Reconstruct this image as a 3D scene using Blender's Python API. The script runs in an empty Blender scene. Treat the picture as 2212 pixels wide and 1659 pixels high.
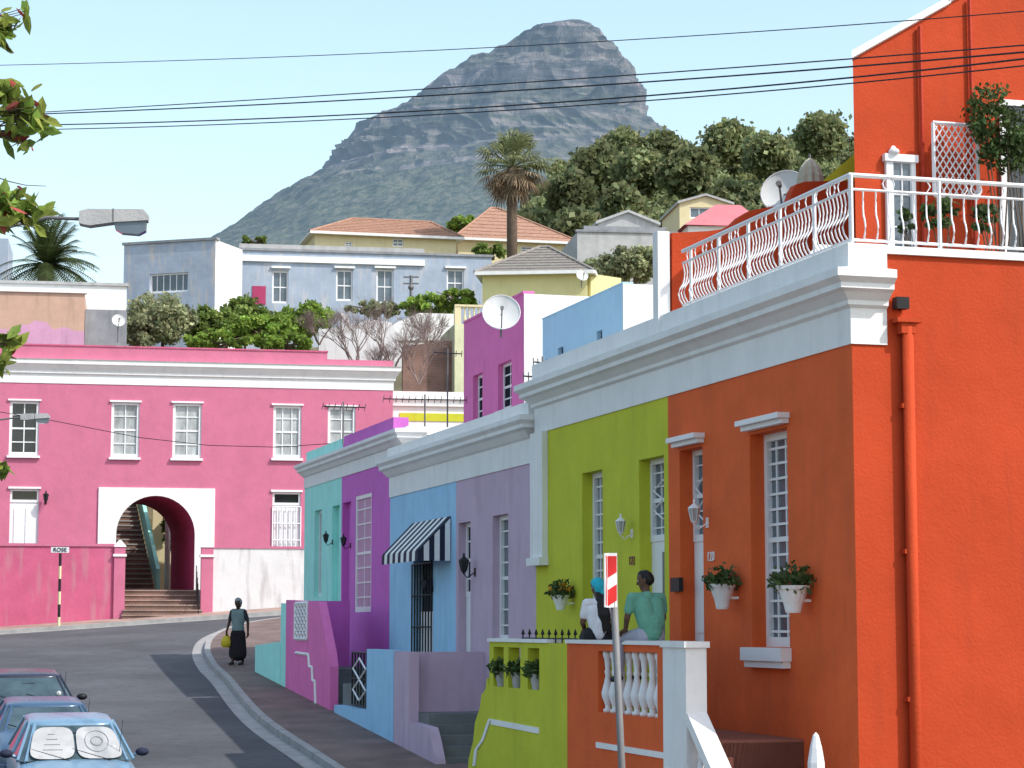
import bpy, bmesh, math, random
import numpy as np
from mathutils import Vector, Matrix, noise
random.seed(7); rng=np.random.default_rng(7)
# ---- single-view survey: world planes are metric, photo bearings are intersected with them
F=4750.; CX,CY=1106.,829.5; TH=math.atan(525.5/F); ct,st=math.cos(TH),math.sin(TH)
def ray(px,py):
    u=(px-CX)/F; v=(CY-py)/F
    return (u, ct-v*st, st+v*ct)
def atY(px,py,Y):
    d=ray(px,py); k=Y/d[1]; return Vector((d[0]*k,Y,d[2]*k))
class Fr:
    def __init__(s,ox,oy,dx,dy,flip=False):
        l=math.hypot(dx,dy); s.o=(ox,oy); s.d=(dx/l,dy/l)
        s.n=(s.d[1],-s.d[0])
        if flip: s.n=(-s.n[0],-s.n[1])
    def w(s,a,b,z): return Vector((s.o[0]+a*s.d[0]+b*s.n[0], s.o[1]+a*s.d[1]+b*s.n[1], z))
    def hit(s,px,py,b=0.):
        rx,ry,rz=ray(px,py); X=s.o[0]+b*s.n[0]; Y=s.o[1]+b*s.n[1]; dx,dy=s.d
        det=-rx*dy+dx*ry; k=(-X*dy+dx*Y)/det; a=(rx*Y-ry*X)/det
        return a,k*rz
    def rect(s,x0,y0,x1,y1,b=0.):
        xm,ym=(x0+x1)/2,(y0+y1)/2
        a0=s.hit(x0,ym,b)[0]; a1=s.hit(x1,ym,b)[0]; z0=s.hit(xm,y1,b)[1]; z1=s.hit(xm,y0,b)[1]
        return min(a0,a1),max(a0,a1),min(z0,z1),max(z0,z1)
    def A(s,px,py=1200,b=0.): return s.hit(px,py,b)[0]
    def Z(s,px,py,b=0.): return s.hit(px,py,b)[1]
# ---------------- materials
def _n(nt,t,**k):
    n=nt.nodes.new(t)
    for a,v in k.items(): setattr(n,a,v)
    return n
def mat(name,col,rough=.85,var=.10,scale=1.5,bump=.3,bscale=28,spec=.25,stain=0.,stc=None,metal=0.,zs=1.):
    m=bpy.data.materials.new(name); m.use_nodes=True; nt=m.node_tree; B=nt.nodes['Principled BSDF']
    B.inputs['Roughness'].default_value=rough; B.inputs['Specular IOR Level'].default_value=spec; B.inputs['Metallic'].default_value=metal
    tc=_n(nt,'ShaderNodeTexCoord'); mp=_n(nt,'ShaderNodeMapping'); mp.inputs['Scale'].default_value=(1,1,zs)
    nt.links.new(tc.outputs['Object'],mp.inputs['Vector'])
    n1=_n(nt,'ShaderNodeTexNoise'); n1.inputs['Scale'].default_value=scale; n1.inputs['Detail'].default_value=8; n1.inputs['Roughness'].default_value=.65
    nt.links.new(mp.outputs[0],n1.inputs['Vector'])
    r=_n(nt,'ShaderNodeMapRange'); r.inputs[1].default_value=.3; r.inputs[2].default_value=.7; r.inputs[3].default_value=1-var; r.inputs[4].default_value=1+var
    nt.links.new(n1.outputs['Fac'],r.inputs[0])
    mx=_n(nt,'ShaderNodeVectorMath',operation='SCALE'); mx.inputs[0].default_value=col[:3]; nt.links.new(r.outputs[0],mx.inputs['Scale'])
    out=mx.outputs[0]
    if stain>0:
        mp2=_n(nt,'ShaderNodeMapping'); mp2.inputs['Scale'].default_value=(3,3,.5); nt.links.new(tc.outputs['Object'],mp2.inputs['Vector'])
        n2=_n(nt,'ShaderNodeTexNoise'); n2.inputs['Scale'].default_value=1.3; n2.inputs['Detail'].default_value=8; nt.links.new(mp2.outputs[0],n2.inputs['Vector'])
        r2=_n(nt,'ShaderNodeMapRange'); r2.inputs[1].default_value=.52; r2.inputs[2].default_value=.68; r2.inputs[4].default_value=stain
        nt.links.new(n2.outputs['Fac'],r2.inputs[0])
        mm=_n(nt,'ShaderNodeMix',data_type='RGBA'); nt.links.new(r2.outputs[0],mm.inputs[0]); nt.links.new(out,mm.inputs[6]); mm.inputs[7].default_value=(stc or (col[0]*.55,col[1]*.55,col[2]*.55))[:3]+(1,)
        out=mm.outputs[2]
    nt.links.new(out,B.inputs['Base Color'])
    if bump>0:
        n3=_n(nt,'ShaderNodeTexNoise'); n3.inputs['Scale'].default_value=bscale; n3.inputs['Detail'].default_value=4; nt.links.new(mp.outputs[0],n3.inputs['Vector'])
        n4=_n(nt,'ShaderNodeTexNoise'); n4.inputs['Scale'].default_value=bscale/9; n4.inputs['Detail'].default_value=3; nt.links.new(mp.outputs[0],n4.inputs['Vector'])
        sm=_n(nt,'ShaderNodeMath',operation='MULTIPLY_ADD'); nt.links.new(n4.outputs['Fac'],sm.inputs[0]); sm.inputs[1].default_value=1.6; nt.links.new(n3.outputs['Fac'],sm.inputs[2])
        bp=_n(nt,'ShaderNodeBump'); bp.inputs['Strength'].default_value=bump; bp.inputs['Distance'].default_value=.02
        nt.links.new(sm.outputs[0],bp.inputs['Height']); nt.links.new(bp.outputs[0],B.inputs['Normal'])
    return m
def leafmat(name,col,tr=.25):
    m=bpy.data.materials.new(name); m.use_nodes=True; nt=m.node_tree; B=nt.nodes['Principled BSDF']
    B.inputs['Roughness'].default_value=.6; B.inputs['Specular IOR Level'].default_value=.2
    at=_n(nt,'ShaderNodeAttribute',attribute_name='tone')
    mx=_n(nt,'ShaderNodeVectorMath',operation='MULTIPLY'); mx.inputs[0].default_value=col; nt.links.new(at.outputs['Color'],mx.inputs[1])
    nt.links.new(mx.outputs[0],B.inputs['Base Color'])
    t=_n(nt,'ShaderNodeBsdfTranslucent'); nt.links.new(mx.outputs[0],t.inputs['Color'])
    ms=_n(nt,'ShaderNodeMixShader'); ms.inputs[0].default_value=tr
    nt.links.new(B.outputs[0],ms.inputs[1]); nt.links.new(t.outputs[0],ms.inputs[2]); nt.links.new(ms.outputs[0],nt.nodes['Material Output'].inputs['Surface'])
    return m
def brickmat(name,c1,c2,mort,sc=4,flat=True):
    m=bpy.data.materials.new(name); m.use_nodes=True; nt=m.node_tree; B=nt.nodes['Principled BSDF']; B.inputs['Roughness'].default_value=.9
    tc=_n(nt,'ShaderNodeTexCoord'); mp=_n(nt,'ShaderNodeMapping'); nt.links.new(tc.outputs['Object'],mp.inputs[0])
    mp.inputs['Rotation'].default_value=(0,0,math.radians(16)) if flat else (math.radians(90),0,0)
    b=_n(nt,'ShaderNodeTexBrick'); b.inputs['Scale'].default_value=sc; b.inputs['Color1'].default_value=c1+(1,); b.inputs['Color2'].default_value=c2+(1,); b.inputs['Mortar'].default_value=mort+(1,); b.inputs['Mortar Size'].default_value=.02
    nt.links.new(mp.outputs[0],b.inputs['Vector'])
    n=_n(nt,'ShaderNodeTexNoise'); n.inputs['Scale'].default_value=1.2; n.inputs['Detail'].default_value=6; nt.links.new(tc.outputs['Object'],n.inputs['Vector'])
    r=_n(nt,'ShaderNodeMapRange'); r.inputs[1].default_value=.3; r.inputs[2].default_value=.7; r.inputs[3].default_value=.7; r.inputs[4].default_value=1.25; nt.links.new(n.outputs[0],r.inputs[0])
    v=_n(nt,'ShaderNodeVectorMath',operation='SCALE'); nt.links.new(b.outputs['Color'],v.inputs[0]); nt.links.new(r.outputs[0],v.inputs['Scale']); nt.links.new(v.outputs[0],B.inputs['Base Color'])
    return m
M={}
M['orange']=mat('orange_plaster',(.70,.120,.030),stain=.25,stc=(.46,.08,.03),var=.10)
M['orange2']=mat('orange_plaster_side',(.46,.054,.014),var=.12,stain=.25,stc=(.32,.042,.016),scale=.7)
M['green']=mat('lime_plaster',(.52,.54,.040),stain=.25,stc=(.35,.38,.04),var=.08)
M['lav']=mat('lavender_plaster',(.52,.39,.50),stain=.22,var=.07)
M['blue']=mat('blue_plaster',(.33,.57,.80),stain=.22,var=.07)
M['blue2']=mat('pale_blue_plaster',(.42,.65,.83),stain=.15,var=.05)
M['purple']=mat('purple_plaster',(.58,.15,.52),stain=.2,var=.08)
M['teal']=mat('aqua_plaster',(.38,.80,.73),stain=.2,var=.07)
M['pink']=mat('pink_plaster',(.55,.160,.255),stain=.2,stc=(.44,.15,.22),var=.08)
M['pinkd']=mat('pink_wall_plaster',(.53,.11,.205),stain=.5,stc=(.46,.25,.27),var=.12)
M['white']=mat('white_plaster',(.78,.78,.77),stain=.25,stc=(.56,.56,.55),var=.05)
M['whitew']=mat('weathered_white_plaster',(.68,.66,.66),stain=.6,stc=(.40,.36,.36),var=.06)
M['trim']=mat('white_gloss_paint',(.77,.77,.78),rough=.45,var=.03,bump=.03)
M['cream']=mat('cream_plaster',(.66,.58,.36),var=.05,stain=.15)
M['yellow']=mat('yellow_plaster',(.66,.61,.31),var=.05,stain=.15)
M['greyblue']=mat('grey_blue_plaster',(.33,.39,.48),stain=.8,stc=(.46,.46,.48),var=.12)
M['greyblue2']=mat('weathered_blue_plaster',(.38,.43,.52),stain=.9,stc=(.56,.50,.45),var=.15)
M['tan']=mat('tan_plaster',(.50,.33,.25),stain=.3,var=.1)
M['mauve']=mat('mauve_plaster',(.55,.30,.44),stain=.3,var=.1)
M['grey']=mat('grey_cement',(.26,.27,.29),stain=.4,var=.2)
M['lgrey']=mat('light_grey_cement',(.42,.42,.42),stain=.4,var=.15)
M['mag']=mat('magenta_plaster',(.74,.18,.44),var=.07,stain=.18)
M['terra']=mat('terracotta_tiles',(.35,.20,.14),var=.3,scale=6,bump=.6,bscale=12,zs=3,stain=.4)
M['slate']=mat('slate_tiles',(.22,.20,.18),var=.3,scale=6,bump=.6,bscale=12,zs=3)
M['pinkroof']=mat('pink_roof_sheet',(.52,.17,.19),var=.1)
M['glass']=mat('window_glass',(.10,.13,.16),rough=.06,var=.4,scale=.8,bump=.03,bscale=3,spec=.6)
M['dglass']=mat('dark_glass',(.02,.025,.03),rough=.05,var=.3,bump=0,spec=.6)
M['dark']=mat('dark_interior',(.03,.03,.04),rough=1.,var=.3,bump=0,spec=0.)
M['wglass']=mat('windscreen_glass',(.05,.08,.09),rough=.03,var=.5,scale=2,bump=0,spec=1.)
M['curt']=mat('net_curtain',(.36,.38,.38),rough=.3,var=.45,scale=3,bump=.1,spec=.6,zs=.4)
M['black']=mat('black_iron',(.015,.015,.017),rough=.5,var=.1,bump=0)
M['navy']=mat('awning_navy',(.02,.025,.05),rough=.8)
M['steel']=mat('galvanised_steel',(.17,.17,.175),rough=.6,var=.2,metal=.1,bump=.05,stain=.4,stc=(.15,.10,.07))
M['dish']=mat('satellite_dish_white',(.62,.62,.61),rough=.5,var=.08,bump=0,stain=.3)
M['dpipe']=mat('red_orange_pipe_paint',(.42,.035,.012),rough=.5)
M['asph']=mat('asphalt',(.092,.094,.102),rough=.95,var=.28,scale=.35,bump=.5,bscale=60,stain=.55,stc=(.066,.068,.075))
M['conc']=mat('kerb_concrete',(.33,.32,.31),var=.2,scale=3,bump=.3)
M['step']=mat('grey_steps',(.16,.17,.17),var=.2)
M['brown']=mat('red_oxide_floor',(.26,.10,.07),var=.15,rough=.6)
M['pave']=brickmat('brick_paving',(.21,.13,.11),(.16,.11,.10),(.12,.11,.10),sc=5)
M['pave2']=brickmat('pale_brick_paving',(.38,.25,.20),(.33,.22,.18),(.24,.2,.18),sc=5)
M['brick']=brickmat('red_brick',(.22,.11,.085),(.17,.09,.07),(.24,.2,.17),sc=4,flat=False)
M['maroon']=mat('maroon_plaster',(.38,.05,.13),var=.08)
M['earth']=mat('dry_earth',(.14,.12,.075),var=.3,scale=.4,bump=.5,bscale=3,stain=.8,stc=(.07,.085,.035))
M['bark']=mat('bark',(.12,.085,.06),var=.3,scale=8,bump=.6,bscale=20)
M['twig']=mat('bare_twigs',(.20,.145,.13),var=.2)
M['red']=mat('sign_red',(.6,.03,.03),rough=.4,var=.05,bump=0)
M['tyre']=mat('tyre_rubber',(.02,.02,.02),rough=.9)
M['brass']=mat('brass',(.4,.22,.05),rough=.35,metal=.8)
M['leaf']=leafmat('leaves_mid_green',(.17,.23,.06),.45)
M['leafb']=leafmat('leaves_bright_green',(.25,.36,.07),.45)
M['leafg']=leafmat('leaves_grey_green',(.32,.34,.20),.4)
M['leafd']=leafmat('leaves_dark_green',(.07,.11,.035))
M['leaff']=leafmat('leaves_distant',(.21,.235,.115),.42)
M['palm']=leafmat('palm_fronds',(.19,.21,.10),.3)
M['palmd']=leafmat('dead_palm_fronds',(.26,.19,.12),.25)
M['flower']=leafmat('flowers',(.7,.30,.03),.1)
M['pinkleaf']=leafmat('reddish_leaves',(.30,.07,.06),.3)
# ---------------- mesh builders
class MB:
    def __init__(s): s.v=[]; s.f=[]; s.smooth=False
    def poly(s,pts):
        n=len(s.v); s.v+= [tuple(p) for p in pts]; s.f.append(tuple(range(n,n+len(pts))))
    def hexa(s,p):
        n=len(s.v); s.v+=[tuple(q) for q in p]
        for f in ((0,1,2,3),(7,6,5,4),(0,4,5,1),(1,5,6,2),(2,6,7,3),(3,7,4,0)): s.f.append(tuple(n+i for i in f))
    def box(s,fr,a0,a1,b0,b1,z0,z1):
        s.hexa([fr.w(a0,b0,z0),fr.w(a1,b0,z0),fr.w(a1,b1,z0),fr.w(a0,b1,z0),fr.w(a0,b0,z1),fr.w(a1,b0,z1),fr.w(a1,b1,z1),fr.w(a0,b1,z1)])
    def prism(s,pts,vec):
        n=len(s.v); m=len(pts); vec=Vector(vec)
        s.v+=[tuple(p) for p in pts]+[tuple(Vector(p)+vec) for p in pts]
        s.f.append(tuple(range(n,n+m))); s.f.append(tuple(range(n+2*m-1,n+m-1,-1)))
        for i in range(m): j=(i+1)%m; s.f.append((n+i,n+j,n+m+j,n+m+i))
    def fpoly(s,fr,azs,b0,b1):
        s.prism([fr.w(a,b0,z) for a,z in azs], fr.w(0,b1,0)-fr.w(0,b0,0))
    def pxpoly(s,fr,pp,b,th):
        s.fpoly(fr,[fr.hit(x,y,b) for x,y in pp],b,b-th)
    def tube(s,pts,r,n=6,r1=None):
        pts=[Vector(p) for p in pts]; m=len(pts); base=len(s.v)
        for i,p in enumerate(pts):
            t=(pts[min(i+1,m-1)]-pts[max(i-1,0)])
            t=t.normalized() if t.length>1e-9 else Vector((0,0,1))
            u=t.cross(Vector((0,0,1)))
            if u.length<.05: u=t.cross(Vector((1,0,0)))
            u.normalize(); v=t.cross(u)
            rr=r if r1 is None else r+(r1-r)*i/(m-1)
            for k in range(n):
                an=2*math.pi*k/n; s.v.append(tuple(p+u*(rr*math.cos(an))+v*(rr*math.sin(an))))
        for i in range(m-1):
            for k in range(n):
                a=base+i*n+k; b=base+i*n+(k+1)%n; s.f.append((a,b,b+n,a+n))
        s.f.append(tuple(base+k for k in range(n))); s.f.append(tuple(base+(m-1)*n+k for k in range(n-1,-1,-1)))
    def lathe(s,c,prof,n=12,M4=None):
        base=len(s.v); c=Vector(c)
        for r,z in prof:
            for k in range(n):
                an=2*math.pi*k/n; p=Vector((r*math.cos(an),r*math.sin(an),z))
                if M4 is not None: p=M4@p
                s.v.append(tuple(c+p))
        m=len(prof)
        for i in range(m-1):
            for k in range(n):
                a=base+i*n+k; b=base+i*n+(k+1)%n; s.f.append((a,b,b+n,a+n))
        s.f.append(tuple(base+k for k in range(n-1,-1,-1))); s.f.append(tuple(base+(m-1)*n+k for k in range(n)))
    def sphere(s,c,r,n=10,sz=1.):
        s.lathe(c,[(max(r*math.sin(math.pi*i/n),1e-4),-r*sz*math.cos(math.pi*i/n)) for i in range(n+1)],n+2)
    def wall(s,fr,a0,a1,z0,z1,holes,dep,b=0.):
        As=sorted(set([a0,a1]+[x for h in holes for x in h[:2]])); Zs=sorted(set([z0,z1]+[x for h in holes for x in h[2:4]]))
        As=[x for x in As if a0<=x<=a1]; Zs=[x for x in Zs if z0<=x<=z1]
        for i in range(len(As)-1):
            for j in range(len(Zs)-1):
                am=(As[i]+As[i+1])/2; zm=(Zs[j]+Zs[j+1])/2
                if any(h[0]<am<h[1] and h[2]<zm<h[3] for h in holes): continue
                s.poly([fr.w(As[i],b,Zs[j]),fr.w(As[i+1],b,Zs[j]),fr.w(As[i+1],b,Zs[j+1]),fr.w(As[i],b,Zs[j+1])])
        for h in holes:
            x0,x1,y0,y1=h[:4]; c=b-dep
            for (p,q) in (((x0,y0),(x1,y0)),((x1,y0),(x1,y1)),((x1,y1),(x0,y1)),((x0,y1),(x0,y0))):
                s.poly([fr.w(p[0],b,p[1]),fr.w(q[0],b,q[1]),fr.w(q[0],c,q[1]),fr.w(p[0],c,p[1])])
    def cornice(s,fr,a0,a1,prof,back):
        base=len(s.v)
        for p,z in prof:
            for (a,b) in ((a1+p,-back),(a1+p,p),(a0-p,p),(a0-p,-back)): s.v.append(tuple(fr.w(a,b,z)))
        m=len(prof)
        for i in range(m-1):
            for k in range(4):
                a=base+i*4+k; b=base+i*4+(k+1)%4; s.f.append((a,b,b+4,a+4))
        s.f.append(tuple(base+k for k in range(4))); s.f.append(tuple(base+(m-1)*4+k for k in range(4)))
def mkmesh(name,mb,mt,parent=None,smooth=None):
    me=bpy.data.meshes.new(name); me.from_pydata(mb.v,[],mb.f); me.materials.append(mt)
    if (mb.smooth if smooth is None else smooth): me.polygons.foreach_set('use_smooth',[True]*len(me.polygons))
    me.update()
    bm=bmesh.new(); bm.from_mesh(me); bmesh.ops.recalc_face_normals(bm,faces=bm.faces); bm.to_mesh(me); bm.free()
    ob=bpy.data.objects.new(name,me); bpy.context.collection.objects.link(ob)
    if parent: ob.parent=parent
    return ob
class Ob:
    def __init__(s,name): s.name=name; s.parts={}; s.e=None
    def p(s,part,mt,smooth=False):
        if part not in s.parts:
            m=MB(); m.smooth=smooth; s.parts[part]=(m,M[mt] if isinstance(mt,str) else mt)
        return s.parts[part][0]
    def empty(s):
        if s.e is None:
            s.e=bpy.data.objects.new(s.name,None); bpy.context.collection.objects.link(s.e)
        return s.e
    def done(s,single=False):
        ps=[(k,v) for k,v in s.parts.items() if v[0].v]
        if single and len(ps)==1 and s.e is None: return mkmesh(s.name,ps[0][1][0],ps[0][1][1])
        e=s.empty()
        for k,(m,mt) in ps: mkmesh(k,m,mt,e)
        return e
def leafobj(name,P,size,mt,parent=None,elong=1.6,var=.35,tones=None):
    """P: (n,3) leaf centres -> one mesh of small leaf shaped faces"""
    n=len(P); P=np.asarray(P,float)
    d=rng.normal(size=(n,3)); d/=np.linalg.norm(d,axis=1)[:,None]
    e=rng.normal(size=(n,3)); u=np.cross(d,e); u/=np.linalg.norm(u,axis=1)[:,None]+1e-9
    sz=size*(.6+.8*rng.random(n))[:,None]
    L=d*sz*elong*.5; W=u*sz*.5
    V=np.stack([P-L,P-L*.1+W,P+L,P-L*.1-W],1).reshape(-1,3)
    me=bpy.data.meshes.new(name); me.vertices.add(4*n); me.vertices.foreach_set('co',V.ravel())
    me.loops.add(4*n); me.loops.foreach_set('vertex_index',np.arange(4*n,dtype=np.int32))
    me.polygons.add(n); me.polygons.foreach_set('loop_start',np.arange(0,4*n,4,dtype=np.int32)); me.polygons.foreach_set('loop_total',np.full(n,4,dtype=np.int32))
    me.update(); me.validate()
    t=(1+var*(rng.random(n)*2-1))*(tones if tones is not None else 1.)
    hue=1+.25*(rng.random(n)-.5)
    C=np.stack([t*hue,t,t*.95,np.ones(n)],1)
    ca=me.color_attributes.new('tone','FLOAT_COLOR','CORNER'); ca.data.foreach_set('color',np.repeat(C,4,0).ravel().astype(np.float32))
    me.materials.append(M[mt] if isinstance(mt,str) else mt)
    ob=bpy.data.objects.new(name,me); bpy.context.collection.objects.link(ob)
    if parent: ob.parent=parent
    return ob
def ell_pts(c,r,n,shell=.55):
    d=rng.normal(size=(n,3)); d/=np.linalg.norm(d,axis=1)[:,None]
    k=(shell+(1-shell)*rng.random(n))[:,None]
    return np.array(c)+d*k*np.array(r)
def crown(c,r,nclump,nleaf,cr=.3):
    P=[];T=[]
    for i in range(nclump):
        while True:
            q=rng.uniform(-1,1,3)
            if np.dot(q,q)<1: break
        q=q/ (np.linalg.norm(q)+1e-6)*(np.linalg.norm(q)**.5)
        cc=np.array(c)+q*np.array(r)*.82; s=cr*min(r)*(.6+.8*rng.random())
        pp=ell_pts(cc,(s*1.15,s*1.15,s*.8),nleaf,.3)+rng.normal(size=(nleaf,3))*s*.22
        P.append(pp); T.append(np.full(nleaf,.65+.7*rng.random()))
    return np.concatenate(P),np.concatenate(T)
def tree(name,base,h,r,mt,nclump=40,nleaf=120,size=.12,trunk='bark',cr=.32,tr=.12):
    o=Ob(name); b=Vector(base); c=b+Vector((0,0,h-r[2]))
    t=o.p('trunk',trunk); mid=b+Vector((.1*r[0],0,(h-r[2])*.6))
    t.tube([b-Vector((0,0,.5)),mid,c],tr,8,tr*.5)
    for i in range(9):
        an=i*2.4; q=c+Vector((math.cos(an)*r[0]*.75,math.sin(an)*r[1]*.75,r[2]*random.uniform(-.4,.7)))
        t.tube([mid.lerp(c,.3+.07*i),(mid.lerp(c,.6)).lerp(q,.5)+Vector((0,0,.1)),q],tr*.45,5,tr*.1)
    P,T=crown(c,r,nclump,nleaf,cr); e=o.done(); leafobj('foliage',P,size,mt,e,tones=T)
    return e
# ---------------- windows
def window(o,fr,r,b,nx=2,nz=4,glass='glass',fw=.06,bar=.022,meet=True,pn='window',pr=1.):
    a0,a1,z0,z1=r; g=o.p(pn+'_glass',glass); g.poly([fr.w(a0,b-.03*pr,z0),fr.w(a1,b-.03*pr,z0),fr.w(a1,b-.03*pr,z1),fr.w(a0,b-.03*pr,z1)])
    t=o.p(pn+'_frames','trim')
    t.box(fr,a0,a0+fw,b-.04*pr,b+.035*pr,z0,z1); t.box(fr,a1-fw,a1,b-.04*pr,b+.035*pr,z0,z1)
    t.box(fr,a0+fw,a1-fw,b-.04*pr,b+.033*pr,z0,z0+fw*1.3); t.box(fr,a0+fw,a1-fw,b-.04*pr,b+.033*pr,z1-fw,z1)
    for i in range(1,nx):
        a=a0+(a1-a0)*i/nx; t.box(fr,a-bar/2,a+bar/2,b-.028*pr,b-.005*pr,z0+fw,z1-fw)
    for j in range(1,nz):
        z=z0+(z1-z0)*j/nz; w=bar/2
        if meet and j*2==nz: w=.03
        t.box(fr,a0+fw,a1-fw,b-.026*pr,b-.002*pr,z-w,z+w)
def bars(mb,fr,r,b,w,n,hn,rad=.012):
    a0,a1,z0,z1=r
    for i in range(n+1): a=a0+(a1-a0)*i/n; mb.tube([fr.w(a,b,z0),fr.w(a,b,z1)],rad,4)
    for j in range(hn+1): z=z0+(z1-z0)*j/hn; mb.tube([fr.w(a0,b,z),fr.w(a1,b,z)],rad,4)
def diamonds(mb,fr,r,b,n,rad=.012):
    a0,a1,z0,z1=r; h=(z1-z0)/n
    for j in range(n):
        zc=z0+h*(j+.5); ac=(a0+a1)/2; w=(a1-a0)/2
        P=[fr.w(ac-w,b,zc),fr.w(ac,b,zc+h/2),fr.w(ac+w,b,zc),fr.w(ac,b,zc-h/2),fr.w(ac-w,b,zc)]
        for k in range(4): mb.tube([P[k],P[k+1]],rad,4)
BAL=[(.055,0),(.055,.05),(.03,.07),(.035,.12),(.07,.25),(.075,.32),(.05,.45),(.028,.60),(.04,.66),(.028,.70),(.04,.86),(.055,.92),(.055,1.)]
def balus(mb,p,h,k=1.):
    mb.lathe(p,[(r*k,z*h) for r,z in BAL],10)
def lantern(name,fr,a,b,z,mt,sc=1.,glassm='dglass'):
    o=Ob(name); m=o.p('bracket',mt); g=o.p('lamp_glass',glassm)
    c=fr.w(a,b+.28*sc,z)
    m.lathe(c,[(.01,.30*sc),(.03*sc,.26*sc),(.02*sc,.22*sc),(.12*sc,.14*sc),(.125*sc,.12*sc)],6)
    g.lathe(c,[(.06*sc,-.12*sc),(.11*sc,.12*sc)],6)
    for k in range(6):
        an=k*math.pi/3; m.tube([c+Vector((.063*sc*math.cos(an),.063*sc*math.sin(an),-.12*sc)),c+Vector((.115*sc*math.cos(an),.115*sc*math.sin(an),.12*sc))],.009*sc,4)
    m.lathe(c,[(.01,-.2*sc),(.03*sc,-.17*sc),(.065*sc,-.13*sc),(.065*sc,-.12*sc)],6)
    m.tube([c+Vector((0,0,-.19*sc)),fr.w(a,b+.2*sc,z-.28*sc),fr.w(a,b+.08*sc,z-.2*sc),fr.w(a,b,z-.15*sc)],.015*sc,6)
    m.box(fr,a-.04*sc,a+.04*sc,b,b+.02,z-.25*sc,z-.05*sc); o.done()
def text(parent,s,fr,a,b,z,size,mt,direction=1):
    cu=bpy.data.curves.new('lettering','FONT'); cu.body=s; cu.size=size; cu.extrude=.006; cu.align_x='CENTER'; cu.align_y='CENTER'; cu.materials.append(M[mt])
    ob=bpy.data.objects.new('lettering',cu); bpy.context.collection.objects.link(ob)
    x=Vector((fr.d[0]*direction,fr.d[1]*direction,0)); zz=Vector((0,0,1)); n=x.cross(zz)
    m=Matrix((x,zz,n)).transposed().to_4x4(); m.translation=fr.w(a,b,z); ob.matrix_world=m
    if parent: ob.parent=parent
    return ob
# ---------------- ground
def interp(x,xs,ys): return float(np.interp(x,xs,ys))
GX=[-400,75,78,83,90,110,130,150,250,600,1500,3500,9000]; GZ=[-32.8,.41,.6,1.0,7.0,14.3,19.5,23,36,66,120,100,-50]
def gz(x,y):
    z=interp(y,GX,GZ)
    k=min(max((y-54)/15,0),1)*min(max((88-y)/8,0),1)
    z+=.058*k*max(min(x+12.3,10),-8)
    if y>130: z+=interp(x,[-400,0,20,60,400],[0,0,7,14,60])*min((y-130)/100,1)
    return z
def sheet(name,xs,ys,mt,dz=0.,f=gz):
    m=MB(); nx=len(xs)
    for y in ys:
        for x in xs: m.v.append((x,y,f(x,y)+dz))
    for j in range(len(ys)-1):
        for i in range(nx-1): a=j*nx+i; m.f.append((a,a+1,a+1+nx,a+nx))
    m.smooth=True
    return mkmesh(name,m,M[mt])
def gnoise(x,y):
    z=gz(x,y)-.02
    if y>92: z+=noise.noise(Vector((x*.05,y*.05,0)))*min((y-92)*.05,1.5)
    return z
sheet('ground',[-6000,-3000,-1200,-500,-200,-100,-60]+list(np.arange(-40,60,3.))+[60,80,120,200,500,1200,3000,6000],
      [-400,-100,-20]+list(np.arange(0,130,2.5))+[130,140,150,170,200,250,320,450,600,900,1500,2500,3500,6000,9000],'earth',0,gnoise)
sheet('road',list(np.arange(-34,14,1.5)),list(np.arange(-4,72.1,1.5)),'asph')
KP=[(9.5,-8),(7.3,0),(3.4,14),(.96,22),(-.15,26),(-3.07,36.4),(-4.9,43),(-6.6,51),(-7.4,54.5),(-8.05,58),(-8.45,61.7),(-8.4,64.5),(-8.0,66.5),(-7.0,67.8),(-5,68.6),(0,69.3),(10,70.5)]
def smoothline(P,n=6):
    out=[]
    for i in range(len(P)-1):
        p0=Vector(P[max(i-1,0)]);p1=Vector(P[i]);p2=Vector(P[i+1]);p3=Vector(P[min(i+2,len(P)-1)])
        for k in range(n):
            t=k/n; out.append(.5*((2*p1)+(p2-p0)*t+(2*p0-5*p1+4*p2-p3)*t*t+(3*p1-p0-3*p2+p3)*t**3))
    out.append(Vector(P[-1])); return out
def pavement(name,P,inw,mt,flipn=1):
    P=smoothline(P); o=Ob(name); k=o.p('kerb','conc'); s=o.p('paving',mt); g=o.p('gutter','conc')
    n=len(P); N=[]
    for i in range(n):
        t=(P[min(i+1,n-1)]-P[max(i-1,0)]).normalized(); N.append(Vector((t.y,-t.x))*flipn)
    def q(p,dz): return Vector((p.x,p.y,gz(p.x,p.y)+dz))
    for i in range(n-1):
        a,b=P[i],P[i+1]; na,nb=N[i],N[i+1]
        k.hexa([q(a,-.1),q(b,-.1),q(b+nb*.15,-.1),q(a+na*.15,-.1),q(a,.13),q(b,.13),q(b+nb*.15,.13),q(a+na*.15,.13)])
        g.poly([q(a-na*.32,.008),q(b-nb*.32,.008),q(b,.008),q(a,.008)])
        L=6
        for j in range(L):
            w0=.15+(inw-.15)*j/L; w1=.15+(inw-.15)*(j+1)/L
            s.poly([q(a+na*w0,.125),q(b+nb*w0,.125),q(b+nb*w1,.125),q(a+na*w1,.125)])
    return o.done()
pavement('sidewalk',KP[:13],5,'pave')
pavement('sidewalk',KP[12:],5,'pave')
pavement('sidewalk',[(-45,63.6),(-30,66.4),(-16,69),(-7.5,70.6),(10,73.5)],3.2,'pave2',-1)
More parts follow.
